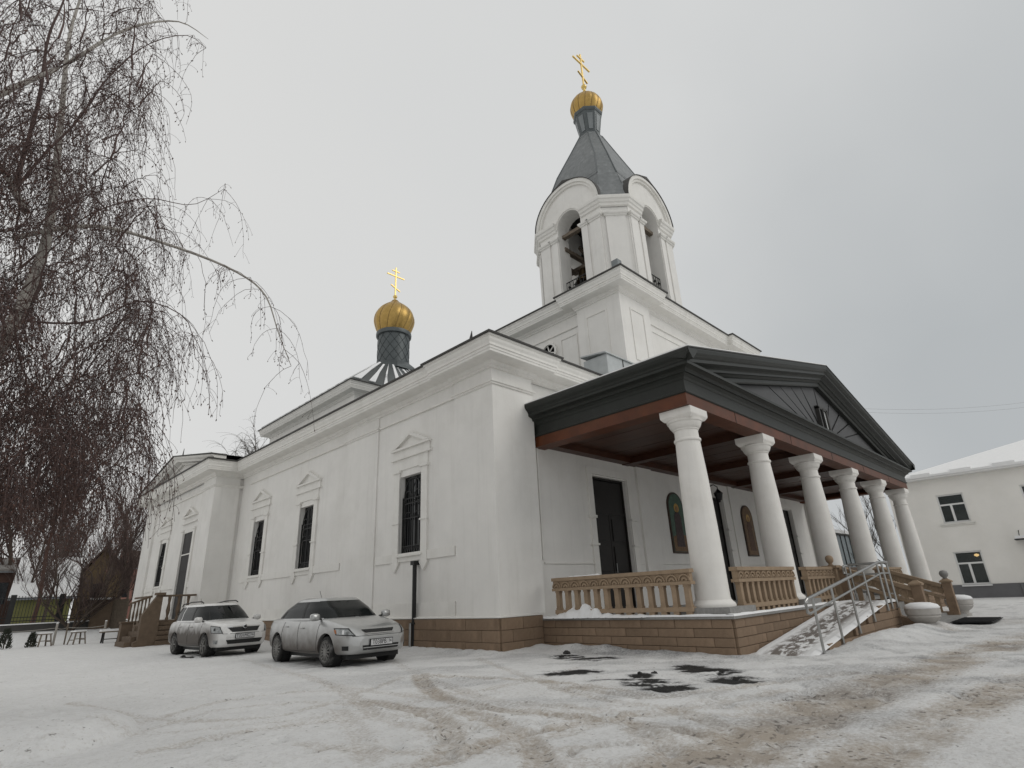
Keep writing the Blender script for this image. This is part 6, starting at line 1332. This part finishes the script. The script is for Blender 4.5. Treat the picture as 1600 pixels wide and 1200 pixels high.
def house(name, label, pxa, pxb, D, depth, zw, zr, wm, rm, over=.3, z0=.0, wins=True):
    a, b_ = dp(pxa, 950, D), dp(pxb, 950, D); a[2] = b_[2] = 0; d = (b_ - a) / np.linalg.norm(b_ - a); nb2 = np.array([-d[1], d[0], 0]) ; h_ = thing(name, label, 'house', ((a + b_)[0] / 2, (a + b_)[1] / 2, z0))
    if nb2 @ a < 0: nb2 = -nb2
    MB().prism([tuple(p + np.array([0, 0, z0])) for p in (a, b_, b_ + nb2 * depth, a + nb2 * depth)], (0, 0, zw - z0)).build('wall', wm, h_)
    e = [a - d * over - nb2 * over, b_ + d * over - nb2 * over, b_ + d * over + nb2 * (depth / 2), a - d * over + nb2 * (depth / 2)]; zz = [zw - .05, zw - .05, zr, zr]
    MB().prism([(p[0], p[1], z) for p, z in zip(e, zz)], (0, 0, .14)).build('roof', rm, h_)
    e2 = [a - d * over + nb2 * (depth + over), b_ + d * over + nb2 * (depth + over)]; MB().prism([(e2[0][0], e2[0][1], zw - .05), (e[3][0], e[3][1], zr), (e[2][0], e[2][1], zr), (e2[1][0], e2[1][1], zw - .05)], (0, 0, .14)).build('roof', rm, h_)
    MB().prism([(p[0], p[1], z - .12) for p, z in zip(e, zz)], (0, 0, .1)).build('eaves', mat('eaves_grey', (.16, .17, .18), .7), h_)
    for k in range(2 if wins else 0):
        c = a + d * (np.linalg.norm(b_ - a) * (.3 + .4 * k)) - nb2 * .02; MB().prism([tuple(c + d * s_ * .35 + np.array([0, 0, z])) for s_, z in ((-1, z0 + (zw - z0) * .45), (1, z0 + (zw - z0) * .45), (1, z0 + (zw - z0) * .8), (-1, z0 + (zw - z0) * .8))], nb2 * .05).build('window', GLASS, h_)
    return h_
house('low_house', 'low yellow-green house with a big snow-covered roof behind the fence', 18, 108, 52, 9, 2.5, 5.3, mat('yellow_green_wall', (.13, .13, .045), .85, var=.15), SNOW, z0=.3, wins=False)
house('red_roofed_house', 'house with rust-red wall at the left picture edge', -60, 16, 58, 6, 4.6, 5.6, mat('rust_red', (.065, .035, .027), .8, var=.2), mat('rust_roof', (.20, .19, .18), .8, var=.3), z0=.3)
def gable_house(name, label, pxa, pxb, D, depth, zw, zr, wm, rm, z0=.3):
    a, b_ = dp(pxa, 950, D), dp(pxb, 950, D); a[2] = b_[2] = 0; d = (b_ - a) / np.linalg.norm(b_ - a); n2 = np.array([-d[1], d[0], 0]); n2 = n2 if n2 @ a > 0 else -n2; m_ = (a + b_) / 2; h_ = thing(name, label, 'house', (m_[0], m_[1], z0)); up = lambda p, z: (p[0], p[1], z)
    MB().prism([up(a, z0), up(b_, z0), up(b_, zw), up(m_, zr), up(a, zw)], n2 * depth).build('wall', wm, h_)
    for p, s_ in ((a, -1), (b_, 1)):
        e = p + d * s_ * .5; MB().prism([up(e, zw - .35), up(m_, zr + .02), up(m_, zr + .2), up(e, zw - .17)], n2 * (depth + .6)).build('roof', rm, h_).location = tuple(-n2 * .5 * K)
    MB().prism([up(m_ - d * .5, zw - 1.6), up(m_ + d * .5, zw - 1.6), up(m_ + d * .5, zw - .4), up(m_ - d * .5, zw - .4)], -n2 * .04).build('window', GLASS, h_)
gable_house('brown_roofed_house', 'brown gabled house with ochre wall behind the bare shrub tree', 112, 186, 60, 8, 4.0, 6.6, mat('ochre_wall', (.12, .085, .045), .85, var=.15), mat('brown_roof', (.075, .052, .042), .85, var=.2))
house('far_house', 'distant reddish house just left of the church end wall', 176, 222, 85, 8, 6.4, 8.6, mat('reddish_wall', (.20, .10, .08), .85, var=.2), mat('brown_roof', (.07, .05, .04), .85), z0=.3)
def stool(px_, py_, label, D=33):
    q = dp(px_, py_, D); x, y = q[0], q[1]; z = gz(x, y); s_ = thing('garden_stool', label, 'stool', (x, y, z), .4, 'wooden stools on the lawn')
    MB().box(x - .22, x + .22, y - .18, y + .18, z + .46, z + .50).build('seat', WOODG, s_); MB().box(x - .23, x + .23, y - .19, y + .19, z + .50, z + .56).build('snow_cap', SNOW, s_)
    for sx in (-1, 1):
        for sy in (-1, 1): MB().bar((x + sx * .26, y + sy * .2, z - .03), (x + sx * .18, y + sy * .14, z + .46), .045).build('leg', WOODG, s_)
    for sx in (-1, 1): MB().bar((x + sx * .22, y - .18, z + .18), (x + sx * .22, y + .18, z + .18), .03).build('stretcher', WOODG, s_)
    MB().bar((x - .23, y - .19, z + .22), (x + .23, y - .19, z + .22), .03).build('stretcher', WOODG, s_)
stool(69, 992, 'weathered stool with snow on its seat, left of the rope posts'); stool(122, 992, 'weathered stool at the foot of the many-stemmed shrub tree')
pp = []
for px_, lb in ((86, 'pale rope post right of the left stool'), (103, 'slim grey rope post between the two stools'), (162, 'grey rope post near the gate pillar')):
    q = dp(px_, 992, 33.5); z = gz(q[0], q[1]); o = thing('rope_post', lb, 'post', (q[0], q[1], z), 0, 'rope posts on the lawn'); MB().tube([(q[0], q[1], z - .05), (q[0], q[1], z + .88)], .045 if px_ != 103 else .03, 8).build('post', WOODG if px_ == 103 else mat('pale_post', (.33, .31, .28), .8), o); MB().lathe((q[0], q[1], z + .88), [(.05, 0), (.04, .03), (.0, .04)], 8).build('cap', SNOW, o); pp.append((q[0], q[1], z + .7))
q = dp(-40, 992, 33.5); pp = [(q[0], q[1], gz(q[0], q[1]) + .7)] + pp; rpts = []
for a, b_ in zip(pp, pp[1:]):
    for s_ in np.linspace(0, 1, 8): p = np.array(a) + (np.array(b_) - np.array(a)) * s_; rpts.append((p[0], p[1], p[2] - .12 * 4 * s_ * (1 - s_) * .5))
tag(MB().tube(rpts, .012, 4).build('barrier_rope', mat('rope', (.35, .33, .3), .9), None), 'thin pale rope strung between the posts on the lawn', 'rope')
for px_, py_, s_, lb in ((12, 985, .75, 'small dark conical shrub at the far left of the lawn'), (52, 990, .55, 'small dark clipped shrub beside the left stool')):
    q = dp(px_, py_, 33); q[2] = gz(q[0], q[1]); sh_ = thing('clipped_shrub', lb, 'shrub', tuple(q), 0, 'clipped shrubs on the lawn'); P_ = []
    for k in range(420):
        h = R_.uniform(0, 1); r = (.30 * (1 - h) ** .7 + .03) * s_; a = R_.uniform(0, 2 * math.pi); c = q + np.array([r * math.cos(a) * R_.uniform(.5, 1), r * math.sin(a) * R_.uniform(.5, 1), h * s_ * 1.0]); P_.append((np.array([c, c + np.array([math.cos(a), math.sin(a), .8]) * .06 * s_, c + np.array([math.cos(a), math.sin(a), 1.2]) * .1 * s_]), np.array([.012, .012, .002])))
    mesh_np('foliage', *poly_tubes(P_, 3), mat('shrub_green', (.035, .04, .028), .9, var=.4), sh_)['kind'] = 'stuff'; MB().tube([tuple(q), tuple(q + np.array([0, 0, s_ * .7]))], .02, 5).build('stem', TRNK, sh_)
q = gp(185, 1003); bn = thing('garden_bench', 'low bench with snow on its seat left of the side steps', 'bench', (q[0], q[1], 0))
MB().box(q[0] - .75, q[0] + .1, q[1] - .2, q[1] + .2, .42, .47).build('seat', WOODG, bn); MB().box(q[0] - .75, q[0] + .1, q[1] - .2, q[1] + .2, .47, .55).build('snow_cap', SNOW, bn)
for x in (q[0] - .62, q[0] - .03):
    for s_ in (-1, 1): MB().bar((x, q[1] + s_ * .2, -.02), (x, q[1] + s_ * .12, .43), .05).build('leg', IRON, bn)
MB().bar((q[0] - .62, q[1], .15), (q[0] - .03, q[1], .15), .035).build('stretcher', IRON, bn)
ka, kb = gp(-60, 1013), gp(176, 990); tag(MB().tube([(p[0], p[1], gz(p[0], p[1]) + .02) for p in (ka + (kb - ka) * s_ for s_ in np.linspace(0, 1, 24))], .07, 6).build('kerb', mat('kerb_stone', (.42, .42, .42), .9, var=.15), None), kind='structure')
# dirty frozen clumps on the yard
for k, (px_, py_, s_) in enumerate(((886, 1022, .075), (878, 1027, .05), (1000, 1053, .04), (1023, 1053, .045), (286, 1027, .075), (300, 1028, .05), (30, 1119, .04))):
    q = gp(px_, py_); z = gz(q[0], q[1]); pr = [(.0, -.3), (.9, -.1), (1.0, .15), (.7, .5), (.25, .62), (.0, .65)]
    mb = MB().lathe((q[0], q[1], z), [(r * s_, h * s_) for r, h in pr], 9); mb.v = [(x + R_.normal(0, .13) * s_, y + R_.normal(0, .13) * s_, zz + R_.normal(0, .12) * s_) for x, y, zz in mb.v]
    lb = ('larger dark frozen clump by the wet patch at the plinth', 'smaller dark frozen clump by the wet patch at the plinth', 'left of two small dark clumps before the portico', 'right of two small dark clumps before the portico', 'larger dark clump on the snow beside the white car', 'smaller dark clump on the snow beside the white car', 'dark clump on the snow mound at lower left')[k]
    tag(mb.build('frozen_clump', mat('dirty_ice', (.03, .028, .027), .8, var=.4, scale=14, bump=.4, bscale=40), None), lb, 'clump', 'frozen dirt clumps on the yard')
